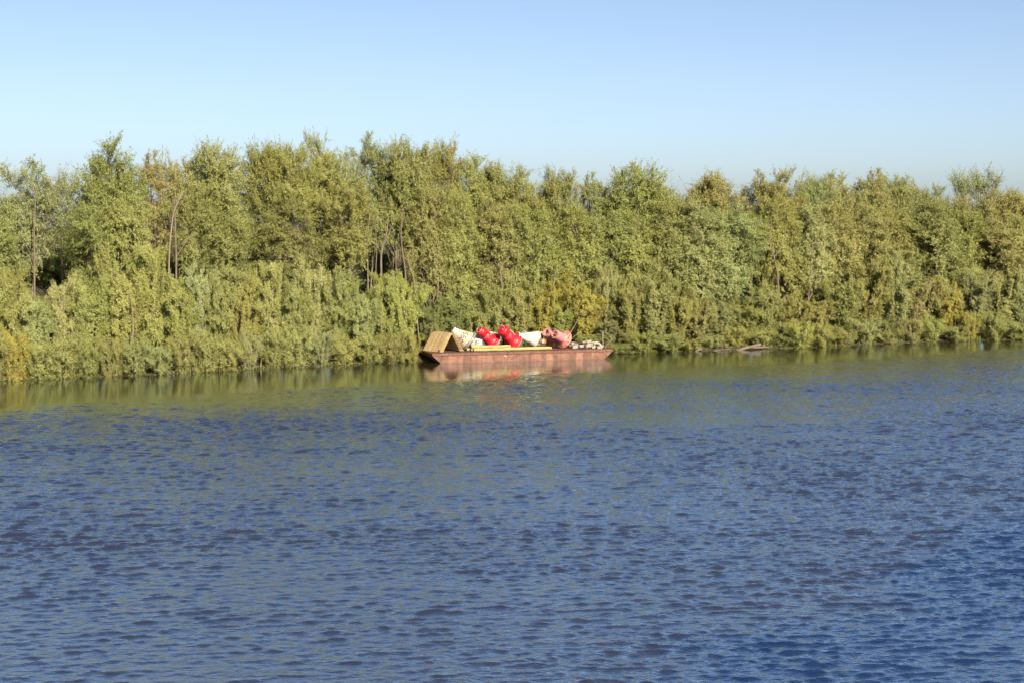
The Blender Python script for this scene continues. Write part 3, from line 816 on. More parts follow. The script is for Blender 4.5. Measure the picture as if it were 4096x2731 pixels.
for i in range(30):
    X_ = -60 + i * 84 + random.uniform(-20, 20)
    plant('shrub', X_, random.uniform(668, 700), random.uniform(110, 140), random.uniform(8.5, 11.5), 6,
          'shaded undergrowth shrub deep in the wood behind the bank shrubs', 'undergrowth shrubs deep in the wood')

# bare stems and snags, each a thing: trunk with a few branches
def img_pt(X, Y, off):
    """point off metres behind the shore line that shows at (X, Y) of the 2352 px photo"""
    d = shore_depth_at(X) + off
    return np.array([(X - CXS) * d / FS, d, CAM_Z - (Y - HS) * d / FS])

def bare(name, off, paths, label, cat, group=None, mat='palebark'):
    root = img_pt(*paths[0][0][0], off)
    o = empty(name, root, label, cat, group)
    for i, (pts, r0, r1) in enumerate(paths):
        P = np.array([img_pt(x, y, off + .15 * math.sin(3 * k + i)) for k, (x, y) in enumerate(pts)]) - root
        if i == 0: P[0, 2] = float(bank_height(np.array([root[0]]), np.array([root[1]]))[0]) - .1 - root[2] if pts[0][1] > 780 or name != 'driftwood_log' else P[0, 2]
        n = len(P); u = np.linspace(0, n - 1, n * 4)
        P2 = np.stack([np.interp(u, np.arange(n), P[:, k]) for k in range(3)], -1)
        P2[1:-1] = (P2[:-2] + P2[1:-1] + P2[2:]) / 3
        V, F = tube_np(P2, np.linspace(r0, r1, len(P2)) * (.5 if mat == 'palebark' else .44 if mat == 'bark' else .75), 7)
        new_obj('trunk' if i == 0 else 'branch', np_mesh('bare_stem', V, F, M[mat], True), o)
    return o
bare('bare_tree', 3.2, [([(386, 690), (388, 590), (392, 540), (398, 490), (410, 462), (420, 440)], .13, .05), ([(404, 470), (404, 455), (402, 442)], .06, .025), ([(398, 500), (415, 470), (428, 450)], .04, .02)], 'pale bare leaning stem with forked top standing among the left-hand willows', 'bare tree')
bare('bare_tree', 5.5, [([(404, 700), (405, 590), (403, 540), (402, 500), (400, 450)], .17, .08), ([(405, 590), (425, 560), (440, 540), (450, 500)], .08, .03)], 'brown trunk with one limb curving right, beside the pale leaning stem', 'bare tree', None, 'bark')
bare('bare_tree', 5.8, [([(80, 700), (79, 600), (78, 540), (80, 490), (84, 430)], .17, .06), ([(79, 600), (60, 565), (42, 540)], .07, .03)], 'brown upright trunk showing under the first tall silvery crown', 'bare tree', None, 'bark')
bare('bare_tree', 4.5, [([(877, 720), (876, 640), (875, 590), (880, 560), (887, 545), (892, 500)], .21, .09), ([(876, 580), (884, 560), (900, 520)], .1, .05)], 'stout pale brown trunk in front of a patch of sky left of the barge', 'bare tree', None, 'bark')
bare('bare_tree', 5.5, [([(846, 700), (845, 620), (843, 560), (850, 480)], .15, .07)], 'straight grey trunk left of the stout pale brown one', 'bare tree', None, 'bark')
bare('bare_tree', 5.2, [([(864, 700), (863, 620), (866, 570), (860, 500)], .10, .05)], 'thin dark trunk between the straight grey and the stout pale brown trunks', 'bare tree', None, 'bark')
bare('bare_tree', 3.4, [([(912, 690), (911, 640), (909, 600), (912, 565)], .07, .04)], 'thin pale upright stem right of the stout trunk', 'bare tree')
bare('bare_tree', 3.4, [([(964, 700), (952, 640), (940, 612), (938, 590), (943, 572)], .085, .035)], 'thin pale bent stem leaning left, above the left end of the barge', 'bare tree')
bare('bare_tree', 5.2, [([(934, 700), (932, 630), (926, 590), (920, 540), (925, 480)], .15, .07)], 'brown leaning trunk between the two thin pale stems', 'bare tree', None, 'bark')
bare('bare_tree', 5.0, [([(1004, 720), (1006, 640), (1010, 600), (1004, 560)], .16, .08)], 'shaded brown trunk above the wooden lattice panels', 'bare tree', None, 'bark')
bare('bare_tree', 3.6, [([(1164, 690), (1152, 640), (1148, 622), (1160, 600), (1180, 582)], .085, .03), ([(1148, 625), (1168, 640), (1180, 655)], .04, .02), ([(1150, 622), (1135, 600)], .04, .02)], 'pale broken branches in the dark hollow above the second red buoy', 'bare tree')
bare('bare_tree', 3.6, [([(1262, 640), (1275, 620), (1290, 605), (1298, 598)], .06, .03)], 'pale slanting branch in the dark hollow above the pink buoys', 'bare tree')
bare('bare_tree', 5.0, [([(1455, 700), (1457, 640), (1462, 590), (1468, 550), (1466, 480)], .15, .06), ([(1500, 560), (1520, 540), (1535, 520)], .07, .03)], 'brown trunk under the twin-tufted crown', 'bare tree', None, 'bark')
bare('bare_tree', 4.3, [([(1512, 640), (1508, 615), (1500, 598), (1498, 585)], .05, .02), ([(1508, 615), (1512, 600)], .03, .015)], 'white dead twig above the large pale brownish shrub', 'bare tree')
bare('bare_tree', 8.5, [([(1550, 520), (1549, 470), (1546, 440), (1540, 415), (1542, 402)], .05, .015), ([(1547, 450), (1538, 430), (1530, 412)], .03, .01), ([(1547, 445), (1556, 425), (1560, 410)], .03, .01), ([(1541, 415), (1550, 405)], .02, .008)], 'leafless reddish twigs sticking up into the sky right of the twin-tufted crown', 'bare tree', None, 'bark')
bare('bare_tree', 4.6, [([(1790, 700), (1788, 640), (1778, 590), (1768, 550), (1772, 500)], .16, .06), ([(1779, 590), (1800, 560), (1815, 520)], .08, .03)], 'grey left stem of the two-stemmed trunk on the right bank', 'bare tree', None, 'bark')
bare('bare_tree', 4.2, [([(1853, 740), (1856, 690), (1862, 640), (1864, 590), (1866, 550)], .17, .07), ([(1858, 690), (1872, 660), (1882, 630)], .12, .05)], 'stout grey forked trunk standing bare on the right bank', 'bare tree', None, 'bark')
bare('bare_tree', 3.3, [([(2192, 745), (2196, 722), (2201, 706), (2205, 690)], .05, .03)], 'short pale slanting stem below the golden shrub at right', 'bare tree')
bare('bare_tree', 3.3, [([(2212, 735), (2218, 705), (2226, 680), (2240, 650)], .06, .03), ([(2216, 730), (2236, 710), (2248, 690)], .04, .02)], 'longer pale slanting forked stem right of the golden shrub', 'bare tree')
bare('bare_tree', 0.8, [([(598, 848), (602, 815), (608, 790), (618, 760), (632, 735)], .09, .04)], 'long pale slanting stem rising from the water left of the barge', 'bare tree')
bare('bare_tree', 0.8, [([(512, 856), (516, 830), (522, 808), (530, 785)], .07, .035)], 'shorter pale slanting stem rising from the water on the left bank', 'bare tree')
bare('bare_tree', 1.5, [([(500, 850), (494, 830), (487, 812), (486, 790)], .10, .04)], 'dark leaning root stem at the water on the left bank', 'bare tree', None, 'bark')
bare('bare_tree', 1.4, [([(302, 800), (303, 780), (306, 765), (306, 740), (302, 700), (298, 670)], .09, .04)], 'pale upright stem in the highest shrub of the left bank', 'bare tree')
bare('bare_tree', 2.2, [([(146, 690), (147, 668), (147, 654)], .07, .05)], 'short pale snag at the top of a left-bank shrub', 'bare tree')
bare('bare_tree', 1.6, [([(1386, 808), (1385, 790), (1384, 775), (1385, 762)], .12, .10)], 'pale upright stump behind the right end of the barge', 'tree stump')
bare('bare_tree', 2.0, [([(1292, 800), (1310, 765), (1322, 745), (1330, 728), (1334, 715)], .06, .03), ([(1300, 790), (1322, 770), (1336, 762)], .04, .02)], 'tan slanting stem behind the pink buoys', 'bare tree')
bare('bare_tree', 1.2, [([(1376, 800), (1392, 792), (1405, 780), (1412, 772)], .05, .03)], 'thin tan branch leaning over the right end of the barge', 'branch')
bare('bare_tree', 1.0, [([(1808, 802), (1806, 785), (1805, 770)], .09, .07)], 'short pale stem at the waterline left of the twin bright bushes', 'tree stump')
bare('driftwood_stake', .5, [([(1662, 804), (1658, 794), (1654, 786), (1653, 778)], .05, .03)], 'thin bent pale stake standing at the shore left of the forked driftwood', 'stake', None, 'drift')
bare('driftwood_stake', .3, [([(1622, 806), (1624, 799), (1625, 795)], .03, .02)], 'tiny pale stake in the water right of the short shore log', 'stake', None, 'drift')
bare('driftwood_log', -.2, [([(1688, 801), (1712, 799), (1732, 795), (1746, 791.5)], .14, .19), ([(1716, 799.5), (1738, 798), (1756, 797.5), (1768, 797)], .14, .06)], 'forked bleached driftwood trunk lying at the waterline on the right', 'log', None, 'drift')
bare('driftwood_log', -.1, [([(1590, 807), (1602, 804), (1612, 801)], .09, .14)], 'short thick bleached log lying at the shore right of the barge', 'log', None, 'drift')
bare('driftwood_log', -.1, [([(1626, 803.5), (1650, 803), (1678, 802)], .05, .06)], 'thin bleached pole lying along the shore between the stake and the forked driftwood', 'log', None, 'drift')
bare('driftwood_log', -.2, [([(2028, 792), (2044, 789), (2062, 786)], .10, .05)], 'small reddish-brown log on the shore near the right edge', 'log', None, 'brownbark')
bare('driftwood_log', -.1, [([(1406, 812), (1424, 806), (1440, 802)], .04, .05)], 'thin tan pole on the bank touching the right end of the barge', 'log', None, 'drift')

# bank grass and reeds: uncountable
n = 15000
gxv = rng.uniform(-45, 62, n); gs = rng.gamma(1.8, .55, n) + .05
dens = vnoise(gxv * .35 + 50, gs * 0 + 3, 21)
keep = (dens + .35 * rng.random(n)) > .62
gxv, gs = gxv[keep], gs[keep]
gyv = shore_y(gxv) + gs
h = (.12 + .38 * vnoise(gxv * .5 + 20, gyv * .5, 9) ** 2) * rng.uniform(.5, 1.2, len(gxv))
gz = np.maximum(bank_height(gxv, gyv), -.05) - .03
P = np.stack([gxv, gyv, gz], -1)
a = rng.uniform(0, 6.28, len(h)); ln = rng.uniform(.1, .7, len(h))
tip = P + np.stack([np.cos(a) * ln * h, np.sin(a) * ln * h, h], -1)
sd = np.stack([np.cos(a + 1.57), np.sin(a + 1.57), 0 * a], -1) * .022
midp = P + (tip - P) * np.array([.35, .35, .6])
V = np.stack([P - sd, P + sd, midp + sd * .9, tip, midp - sd * .9], 1)
q = np.arange(len(h))[:, None] * 5
F = np.concatenate([np.concatenate([q, q + 1, q + 2, q + 4], 1), np.concatenate([q + 4, q + 2, q + 3, q + 3], 1)])
me = bpy.data.meshes.new('bank_grass')
me.from_pydata(V.reshape(-1, 3).tolist(), [], [tuple(f[:4]) if f[2] != f[3] else tuple(f[:3]) for f in F.tolist()])
me.materials.append(M['leaf'])
at_ = me.attributes.new('tint', 'FLOAT', 'FACE'); at_.data.foreach_set('value', np.tile(rng.uniform(.2, .9, len(h)), 2).astype(np.float32))
go = new_obj('bank_grass', me); go.color = (.17, .18, .06, 1)
tag(go, 'yellow-green grass and reeds growing along the far waterline', 'grass', kind='stuff')

# ------------------------------------------------------------------ barge
B_ANG = math.radians(17.5)
B0 = Vector((-5.36, 105.8, 0))
BM = Matrix.Translation(B0) @ Matrix.Rotation(B_ANG, 4, 'Z')      # x along the near side, y across, z up
BL, BW, DZ = 13.0, 4.2, .67
def bpt(s, t, z): return BM @ Vector((s, t, z))

barge = empty('barge', label='long flat rust-red barge carrying buoys, moored against the far bank', cat='barge', mat=BM)
mb = MB()
prof = [(.04, .50), (.60, 0.0), (.95, -.35), (BL - .95, -.35), (BL - .62, 0.0), (BL - .05, .50)]   # raked ends, seen from the side
n = len(prof)
vsn = [(x, .04, z) for x, z in prof] + [(x, BW - .04, z) for x, z in prof]
mb.add(vsn, [tuple(range(n)), tuple(range(2 * n - 1, n - 1, -1))] + [(i, i + n, (i + 1) % n + n, (i + 1) % n) for i in range(n)])
mb.build('hull', M['hull'], barge)
mb = MB()
for a, b, c, d in ((0, BL, 0, .07), (0, BL, BW - .07, BW), (0, .07, .07, BW - .07), (BL - .07, BL, .07, BW - .07)):
    mb.box(((a + b) / 2, (c + d) / 2, .587), (b - a, d - c, .176), bev=.012)
mb.build('rubbing_rim', M['fascia'], barge)
MB().box((BL / 2, BW / 2, .645), (BL - .16, BW - .16, .04)).build('deck', M['deck'], barge)
mb = MB()
for k in range(16): mb.box((random.choice([random.uniform(.1, 1.2), random.uniform(5.2, 7.6), random.uniform(.3, 9.5)]), -.003, .66 - random.uniform(.0, .05)), (random.uniform(.04, .16), .006, random.uniform(.006, .016)))
mb.box((5.16, .033, .40), (.14, .01, .07), Matrix.Rotation(.6, 4, 'Y')); mb.box((5.24, .033, .36), (.06, .01, .06))
mb.build('pale_scuff', M['patch'], barge)
for s_, t_ in ((.55, .35), (BL - .5, .35), (BL - .5, BW - .4)):
    b_ = MB().lathe([(.06, 0), (.06, .16), (.085, .18), (.085, .21), (.03, .23)], 16).build('bollard', M['brownrust'], barge)
    b_.location = (s_, t_, DZ - .003)

# strokes of the lettering: polylines in a box 1 high
def seg(*p): return [(p[i], p[i + 1]) for i in range(len(p) - 1)]
GL = {
 '3': [[(0, 1), (.55, 1), (.55, .55)], [(.2, .52), (.55, .5)], [(.55, .45), (.55, 0), (0, 0)]],
 '9': [[(.55, .45), (0, .5), (0, 1), (.55, 1)], [(.55, 1), (.55, 0), (.1, 0)]],
 '5': [[(.6, 1), (.05, 1), (.05, .58)], [(.05, .55), (.55, .55), (.55, .05)], [(.55, 0), (0, 0)]],
 '8': [[(0, .5), (0, 1), (.55, 1), (.55, .5), (0, .5)], [(0, .5), (0, 0), (.55, 0), (.55, .5)]],
 '7': [[(0, 1), (.55, 1), (.2, 0)]],
 '4': [[(.45, 0), (.45, 1), (0, .35), (.62, .35)]],
 '2': [[(0, .8), (.15, 1), (.5, .95), (.5, .65), (0, 0), (.6, 0)]],
 'P': [[(0, 0), (0, 1), (.6, 1), (.6, 0)]],
 '-': [[(.05, .45), (.45, .45)]],
}
def lettering(name, text, surf, size, w, mat, parent, gap=.85, stencil=0):
    """surf(u, v) -> (point, normal): u to the right, v up, in metres on the surface"""
    m_ = MB(); x0 = -(len(text) * gap - .3) * size / 2
    for ch in text:
        for pl in GL[ch]:
            for (a, b) in seg(*pl):
                a, b = Vector(a), Vector(b)
                d_ = (b - a); l_ = d_.length; d_ = d_ / l_
                if stencil: a = a + d_ * stencil; b = b - d_ * stencil
                else: a = a - d_ * w * .5 / size; b = b + d_ * w * .5 / size
                nrm_ = Vector((-d_.y, d_.x)) * (w * .5 / size)
                k_ = 5; rows_ = []
                for i in range(k_ + 1):
                    c = a + (b - a) * (i / k_)
                    for sgn in (1, -1):
                        q = c + nrm_ * sgn
                        p, nn = surf(x0 + q.x * size, (q.y - .5) * size)
                        rows_.append(Vector(p) + Vector(nn) * .006)
                m_.add(rows_, [(2 * i, 2 * i + 1, 2 * i + 3, 2 * i + 2) for i in range(k_)])
        x0 += gap * size
    return m_.build(name, mat, parent)
lettering('hull_number', 'P-2', lambda u, v: ((11.72 + u, .036, .36 + v), (0, -1, 0)), .17, .028, M['cream_letter'], barge, gap=1.05)

# ------------------------------------------------------------------ buoys
def axis_frame(loc, a, roll=0):
    a = Vector(a).normalized()
    q = a.to_track_quat('Z', 'Y').to_matrix().to_4x4()
    return Matrix.Translation(Vector(loc)) @ q @ Matrix.Rotation(roll, 4, 'Z')

def buoy_at(s, t, a, R, lift=0):
    """base centre above deck point (s, t) so that the rim of radius R just rests on the deck"""
    a = Vector(a).normalized()
    return bpt(s, t, DZ + R * math.sqrt(max(0, 1 - a.z * a.z)) + lift), a

def cone_surf(F, prof, zc, th_off=0):
    """lettering surface on a lathe about local z, facing the river; up runs towards the narrow end"""
    v = F.inverted() @ Vector((0, 0, CAM_Z)); th0 = math.atan2(v.y, v.x) + th_off
    zs, rs = [p[1] for p in prof], [p[0] for p in prof]
    slope = (np.interp(zc + .1, zs, rs) - np.interp(zc - .1, zs, rs)) / .2
    ln = math.sqrt(1 + slope * slope)
    def f(u, vv):
        z = zc + vv / ln; r = float(np.interp(z, zs, rs)); th = th0 + u / max(float(np.interp(zc, zs, rs)), .1)
        nn = Vector((math.cos(th), math.sin(th), -slope)).normalized()
        return (r * math.cos(th), r * math.sin(th), z), nn
    return f

def ring_handle(parent, z, R, r, mat, tilt, feet=None, name='ring_handle'):
    Mx = Matrix.Translation((0, 0, z)) @ tilt
    m_ = MB().torus(Mx, R, r)
    for f in feet or []: m_.tube([f[0], f[1]], r, 8)
    return m_.build(name, mat, parent)

# big white cone buoy, number 395
P_, A_ = buoy_at(3.12, 2.15, (-.76, -.16, .62), .72)
F_ = axis_frame(P_, A_)
b1 = empty('navigation_buoy', label='large white cone buoy numbered 395 leaning beside the wooden lattice panels', cat='buoy', group='buoys on the barge deck', mat=F_)
pr = [(.70, .10), (.69, .14), (.55, .45), (.36, .88), (.27, 1.08)]
MB().lathe(pr, 48).build('cone', M['cream'], b1)
MB().lathe([(.27, 1.081), (.29, 1.10), (.285, 1.16), (.23, 1.18), (.23, 1.30), (.25, 1.31), (.25, 1.35), (.17, 1.37)], 32).build('top_collar', M['white'], b1)
MB().lathe([(.60, -.16), (.725, -.13), (.73, .02), (.73, .10), (.705, .12)], 48).build('keel_band', M['grey'], b1)
mb = MB().torus(Matrix.Translation((0, 0, -.02)), .74, .022, 48); mb.build('rim_bar', M['galv'], b1)
lettering('number', '395', cone_surf(F_, pr, .56, .12), .33, .06, M['black'], b1, gap=.86, stencil=.055)
F = F_
for k in range(3):
    a = 2.1 * k + .4
    MB().box((.745 * math.cos(a), .745 * math.sin(a), -.02), (.05, .16, .20), Matrix.Rotation(a, 4, 'Z'), bev=.01).build('lug', M['galv'], b1)

# smaller white buoy 87 showing behind the big one's keel
P_, A_ = buoy_at(3.95, 2.55, (.93, -.33, .16), .52)
F_ = axis_frame(P_, A_)
b2 = empty('navigation_buoy', label='small white buoy numbered 87 with a grey disc end, behind the big one marked 395', cat='buoy', group='buoys on the barge deck', mat=F_)
pr = [(.52, -.35), (.52, 0), (.44, .26), (.34, .42)]
MB().lathe(pr, 40).build('body', M['white'], b2)
MB().lathe([(.34, .421), (.355, .43), (.355, .47), (.33, .48)], 40).build('end_disc', M['grey'], b2)
v_ = F_.inverted() @ Vector((0, 0, CAM_Z)); th_ = math.atan2(v_.y, v_.x)
def surf87(u, v, th_=th_):
    z = .12 + u; r = float(np.interp(z, [-.35, 0, .26, .42], [.52, .52, .44, .34])); th = th_ - v / .5
    return (r * math.cos(th), r * math.sin(th), z), Vector((math.cos(th), math.sin(th), .25)).normalized()
lettering('number', '87', surf87, .20, .04, M['black'], b2, gap=.8)

# white buoy with an open rusty tail pipe, lying behind both
P_, A_ = buoy_at(3.7, 3.35, (-.25, .93, .05), .56)
F_ = axis_frame(P_, A_)
b3 = empty('navigation_buoy', label='peach-white buoy with an open rusty tail pipe, lying behind the one marked 395', cat='buoy', group='buoys on the barge deck', mat=F_)
MB().lathe([(.50, -.22), (.56, -.16), (.56, .2), (.40, .5), (.2, .62)], 40).build('body', M['cream'], b3)
tp = MB().lathe([(.115, -.62), (.115, 0), (.095, 0), (.095, -.60)], 24, cap0=False, cap1=False)
tp.add([(.115 * math.cos(2 * math.pi * k / 24), .115 * math.sin(2 * math.pi * k / 24), -.62) for k in range(24)] + [(.095 * math.cos(2 * math.pi * k / 24), .095 * math.sin(2 * math.pi * k / 24), -.60) for k in range(24)], [(k, (k + 1) % 24, (k + 1) % 24 + 24, k + 24) for k in range(24)])
tp_ = tp.build('tail_pipe', M['rustpipe'], b3); tp_.location = (.10, .30, -.02); tp_.rotation_euler = (0, 0, 0)

# red tower buoys
def tower(P_, A_, label, mt, R, tube, length, ring, rimmat, group='buoys on the barge deck', roll=0, cap=True, rim_grey=True):
    F_ = axis_frame(P_, A_, roll)
    o = empty('navigation_buoy', label=label, cat='buoy', group=group, mat=F_)
    MB().lathe([(R * .97, -.02), (R, .02), (R, .10), (R * .985, .115), (R * .95, .13), (R * .80, .165), (tube * 1.30, .25), (tube * 1.13, .33), (tube * 1.08, .46)], 48).build('flange', rimmat, o)
    MB().lathe([(tube * 1.08, .461), (tube * 1.02, .54), (tube, length * .66), (tube * .975, length * .663), (tube * .97, length * .685), (tube * 1.0, length * .69),
                (tube * 1.02, length * .71), (tube * 1.02, length * .91), (tube * .98, length * .965), (tube * .82, length)], 48).build('tower', mt, o)
    if rim_grey:
        MB().torus(Matrix.Translation((0, 0, .0)), R * 1.03, .026, 56).build('rim_bar', M['galv'], o)
    if cap:
        MB().lathe([(tube * .60, length - .005), (tube * .62, length + .035), (tube * .52, length + .05), (tube * .50, length + .012), (tube * .28, length + .012), (tube * .30, length + .06), (tube * .18, length + .075)], 40, cap0=False).build('top_cap', mt, o)
    return o, F_

P_, A_ = buoy_at(4.93, 2.35, (-.60, -.52, .61), .63)
r1, F_ = tower(P_, A_, 'bright red buoy with a grey wire ring around its top and a grey-edged flange', M['red'], .65, .36, 1.42, True, M['red'])
tl = Matrix.Rotation(.15, 4, 'X')
ring_handle(r1, 1.50, .235, .018, M['galv'], tl, [((.23, 0, 1.50), (.26, 0, 1.34)), ((-.23, 0, 1.50), (-.26, 0, 1.34)), ((0, .23, 1.52), (0, .27, 1.34))])
v_ = F_.inverted() @ Vector((0, 0, CAM_Z)); th_ = math.atan2(v_.y, v_.x)
mb = MB()
for i in range(10):
    pass
def strip(mb, th0, th1, z0, z1, r, k=8):
    V_ = []
    for i in range(k + 1):
        a = th0 + (th1 - th0) * i / k
        for z in (z0, z1): V_.append((r * math.cos(a), r * math.sin(a), z))
    return mb.add(V_, [(2 * i, 2 * i + 2, 2 * i + 3, 2 * i + 1) for i in range(k)])
strip(mb, th_ - .75, th_ - .1, .84, .90, .361); strip(mb, th_ - 1.15, th_ - .85, .54, .62, .375); strip(mb, th_ + .8, th_ + 1.0, .60, .72, .366); strip(mb, th_ + 1.05, th_ + 1.3, .54, .60, .375)
mb.build('pale_scuff', M['patch'], r1)

P_, A_ = buoy_at(6.38, 2.05, (-.54, -.58, .61), .66)
r2, F_ = tower(P_, A_, 'bright red buoy with a ring-stepped cap, in the middle of the row', M['red'], .69, .40, 1.48, False, M['red'], rim_grey=False)
ring_handle(r2, 1.48, .22, .015, M['galv'], Matrix.Translation((0, .10, .06)) @ Matrix.Rotation(1.2, 4, 'X'))
v_ = F_.inverted() @ Vector((0, 0, CAM_Z)); th_ = math.atan2(v_.y, v_.x)
mb = MB()
for k in range(4): mb.box((.42 * math.cos(th_ + 1.15), .42 * math.sin(th_ + 1.15), .50 + .17 * k), (.05, .07, .07), Matrix.Rotation(th_ + 1.15, 4, 'Z'), bev=.012)
mb.build('rung', M['white'], r2)
MB().lathe([(.60, -.10), (.665, -.08), (.665, -.025)], 48).build('keel_band', M['cream'], r2)

# white buoy behind the red pair
P_, A_ = buoy_at(5.55, 3.3, (-.78, .30, .42), .55)
F_ = axis_frame(P_, A_)
b4 = empty('navigation_buoy', label='white buoy with dark bands showing between the two red buoys', cat='buoy', group='buoys on the barge deck', mat=F_)
MB().lathe([(.55, -.05), (.56, .05), (.50, .2), (.36, .7), (.26, 1.0), (.2, 1.03)], 40).build('cone', M['white'], b4)
mb = MB()
for z_, r_ in ((.08, .562), (.14, .545)): mb.torus(Matrix.Translation((0, 0, z_)), r_, .018, 48)
mb.build('rim_bar', M['grey'], b4)
MB().torus(Matrix.Translation((0, 0, .45)), .445, .02, 40).build('band', M['dark'], b4)

# white cone buoy with number 4 and ochre tail
P_, A_ = buoy_at(7.92, 1.75, (-.93, -.22, .27), .645)
F_ = axis_frame(P_, A_)
b5 = empty('navigation_buoy', label='clean white cone buoy with an ochre tail pipe, right of the red pair', cat='buoy', group='buoys on the barge deck', mat=F_)
pr = [(.62, .02), (.615, .06), (.53, .22), (.20, 1.06), (.15, 1.18)]
MB().lathe(pr, 48).build('cone', M['white'], b5)
MB().lathe([(.52, -.07), (.64, -.05), (.645, .0), (.625, .021)], 48).build('base_plate', M['cream'], b5)
MB().lathe([(.15, 1.181), (.165, 1.19), (.165, 1.24), (.13, 1.25)], 24).build('top_collar', M['white'], b5)
ring_handle(b5, 1.30, .20, .020, M['white'], Matrix.Rotation(.25, 4, 'X') @ Matrix.Rotation(.1, 4, 'Y'), [((.19, 0, 1.30), (.12, 0, 1.20)), ((-.19, 0, 1.30), (-.12, 0, 1.20)), ((0, .19, 1.32), (0, .12, 1.20)), ((0, -.19, 1.28), (0, -.12, 1.20))])
MB().lathe([(.17, -.72), (.18, -.70), (.18, -.071)], 28).build('tail_pipe', M['rustpipe'], b5)
MB().lathe([(.19, -.56), (.195, -.55), (.195, -.44), (.19, -.43)], 28).build('pipe_clamp', M['galv'], b5)
lettering('number', '4', cone_surf(F_, pr, .45, -.75), .20, .03, M['black'], b5)
lettering('number', '2', cone_surf(F_, pr, .40, .85), .17, .028, M['black'], b5)
# its neighbour
P_, A_ = buoy_at(8.6, 2.95, (-.90, .05, .30), .58)
F_ = axis_frame(P_, A_)
b6 = empty('navigation_buoy', label='cream cone buoy half hidden behind the clean white one', cat='buoy', group='buoys on the barge deck', mat=F_)
MB().lathe([(.38, -.20), (.53, -.12), (.58, 0), (.575, .06), (.48, .22), (.2, .9), (.15, 1.02)], 48).build('cone', M['cream'], b6)
ring_handle(b6, 1.16, .21, .018, M['white'], Matrix.Rotation(1.0, 4, 'Y'), [((0, .2, 1.16), (0, .1, 1.0)), ((0, -.2, 1.16), (0, -.1, 1.0))])

# faded pink pair
def pink(P_, A_, label, R, tube, length, rimmat, pole, roll=0):
    F_ = axis_frame(P_, A_, roll)
    o = empty('navigation_buoy', label=label, cat='buoy', group='buoys on the barge deck', mat=F_)
    MB().lathe([(R * .5, -.20), (R * .92, -.06), (R, -.02), (R, .05), (R * .94, .09), (R * .70, .15), (tube * 1.18, .24), (tube * 1.02, .32)], 56).build('flange', rimmat, o)
    MB().lathe([(tube * 1.02, .321), (tube, .40), (tube * .97, length - .03), (tube * .93, length)], 44, cap1=False).build('tower', M['pink'], o)
    h = tube * .52
    m_ = MB().lathe([(tube * .93, length), (h * 1.05, length + .015), (h, length), (h, length - .30)], 44, cap0=False); m_.build('open_top', M['pink'], o)
    MB().lathe([(h * .97, length - .28), (h * .4, length - .27)], 32).build('dark_well', M['dark'], o)
    if pole: 
        q = MB().lathe([(h * .52, length - .26), (h * .54, length + .05), (h * .46, length + .07)], 20).build('wooden_plug', M['rustpipe'], o); q.location = (h * .2, 0, 0)
    return o, F_
P_, A_ = buoy_at(9.52, 2.55, (-.50, -.66, .56), .60)
p1, F_ = pink(P_, A_, 'pale pink buoy with a dark round opening, left one of the pink pair', .60, .33, 1.12, M['pinkrim'], False)
P_, A_ = buoy_at(9.72 + 1.05, 1.70, (-.62, -.67, .41), .66)
P_ = bpt(9.95, 1.62, P_.z)
p2, F_ = pink(P_, A_, 'pink buoy with a large chalky red-worn flange, rightmost buoy on the barge', .66, .34, 1.06, M['pinkrim'], True)
ring_handle(p2, 1.16, .30, .018, M['pink'], Matrix.Translation((-.02, .06, .02)) @ Matrix.Rotation(.35, 4, 'X'), [((.29, .05, 1.16), (.30, 0, 1.02)), ((-.29, .05, 1.16), (-.30, 0, 1.02)), ((0, -.25, 1.08), (0, -.3, 1.0))])

# ------------------------------------------------------------------ wooden lattice panels leaning together as a tent
rdir = Vector((.60, -.80, 0)).normalized(); rdir = (BM.to_3x3().inverted() @ rdir)     # ridge direction in deck coordinates
ridge_l, slant, halfb, hgt = 2.15, 1.46, .76, 1.22
cx, cy = 1.20, 1.75
side_dir = Vector((-rdir.y, rdir.x, 0)); 
if side_dir.x < 0: side_dir = -side_dir
def panel(sgn, k, label):
    """sgn -1: left slope, +1: right slope; k: layer outwards"""
    foot = Vector((cx, cy, DZ)) + side_dir * sgn * (halfb + k * .075) + Vector((0, 0, .025))
    top = Vector((cx, cy, DZ + hgt)) + side_dir * sgn * (.03 + k * .062) + Vector((0, 0, .02 - .015 * k + (.05 if sgn > 0 else 0)))
    up = (top - foot).normalized()
    xax = rdir * (1 if sgn < 0 else -1)
    nrm_ = xax.cross(up).normalized()
    sh = rdir * random.uniform(-.05, .05)
    Fm = BM @ (Matrix.Translation(foot + sh) @ Matrix((( xax.x, up.x, nrm_.x, 0), (xax.y, up.y, nrm_.y, 0), (xax.z, up.z, nrm_.z, 0), (0, 0, 0, 1))))
    o = empty('lattice_panel', label=label, cat='wooden panel', group='wooden lattice panels on the barge', mat=Fm)
    m_ = MB(); n_ = 22; w_ = ridge_l / n_; tints = []
    for i in range(n_):
        h_ = slant + random.uniform(-.02, .02)
        m_.box((-ridge_l / 2 + (i + .5) * w_, h_ / 2, random.uniform(-.006, .006)), (w_ - random.choice([.010, .012, .02, .03]), h_, .026), Matrix.Rotation(random.uniform(-.008, .008), 4, 'Z'))
        tints += [random.random()] * 6
    q = m_.build('slat_board', M['slat'], o)
    a = q.data.attributes.new('tint', 'FLOAT', 'FACE'); a.data.foreach_set('value', tints)
    for y_ in (.10, slant - .10):
        r_ = MB().box((0, y_, -.032), (ridge_l * .99, .09, .032), bev=.004).build('rail', M['slat'], o)
    return o
for k, l_ in enumerate(('innermost wooden panel of the left-leaning stack', 'middle wooden panel of the left-leaning stack', 'outer sunlit wooden panel of the left-leaning stack')): panel(-1, k, l_ + ' on the barge')
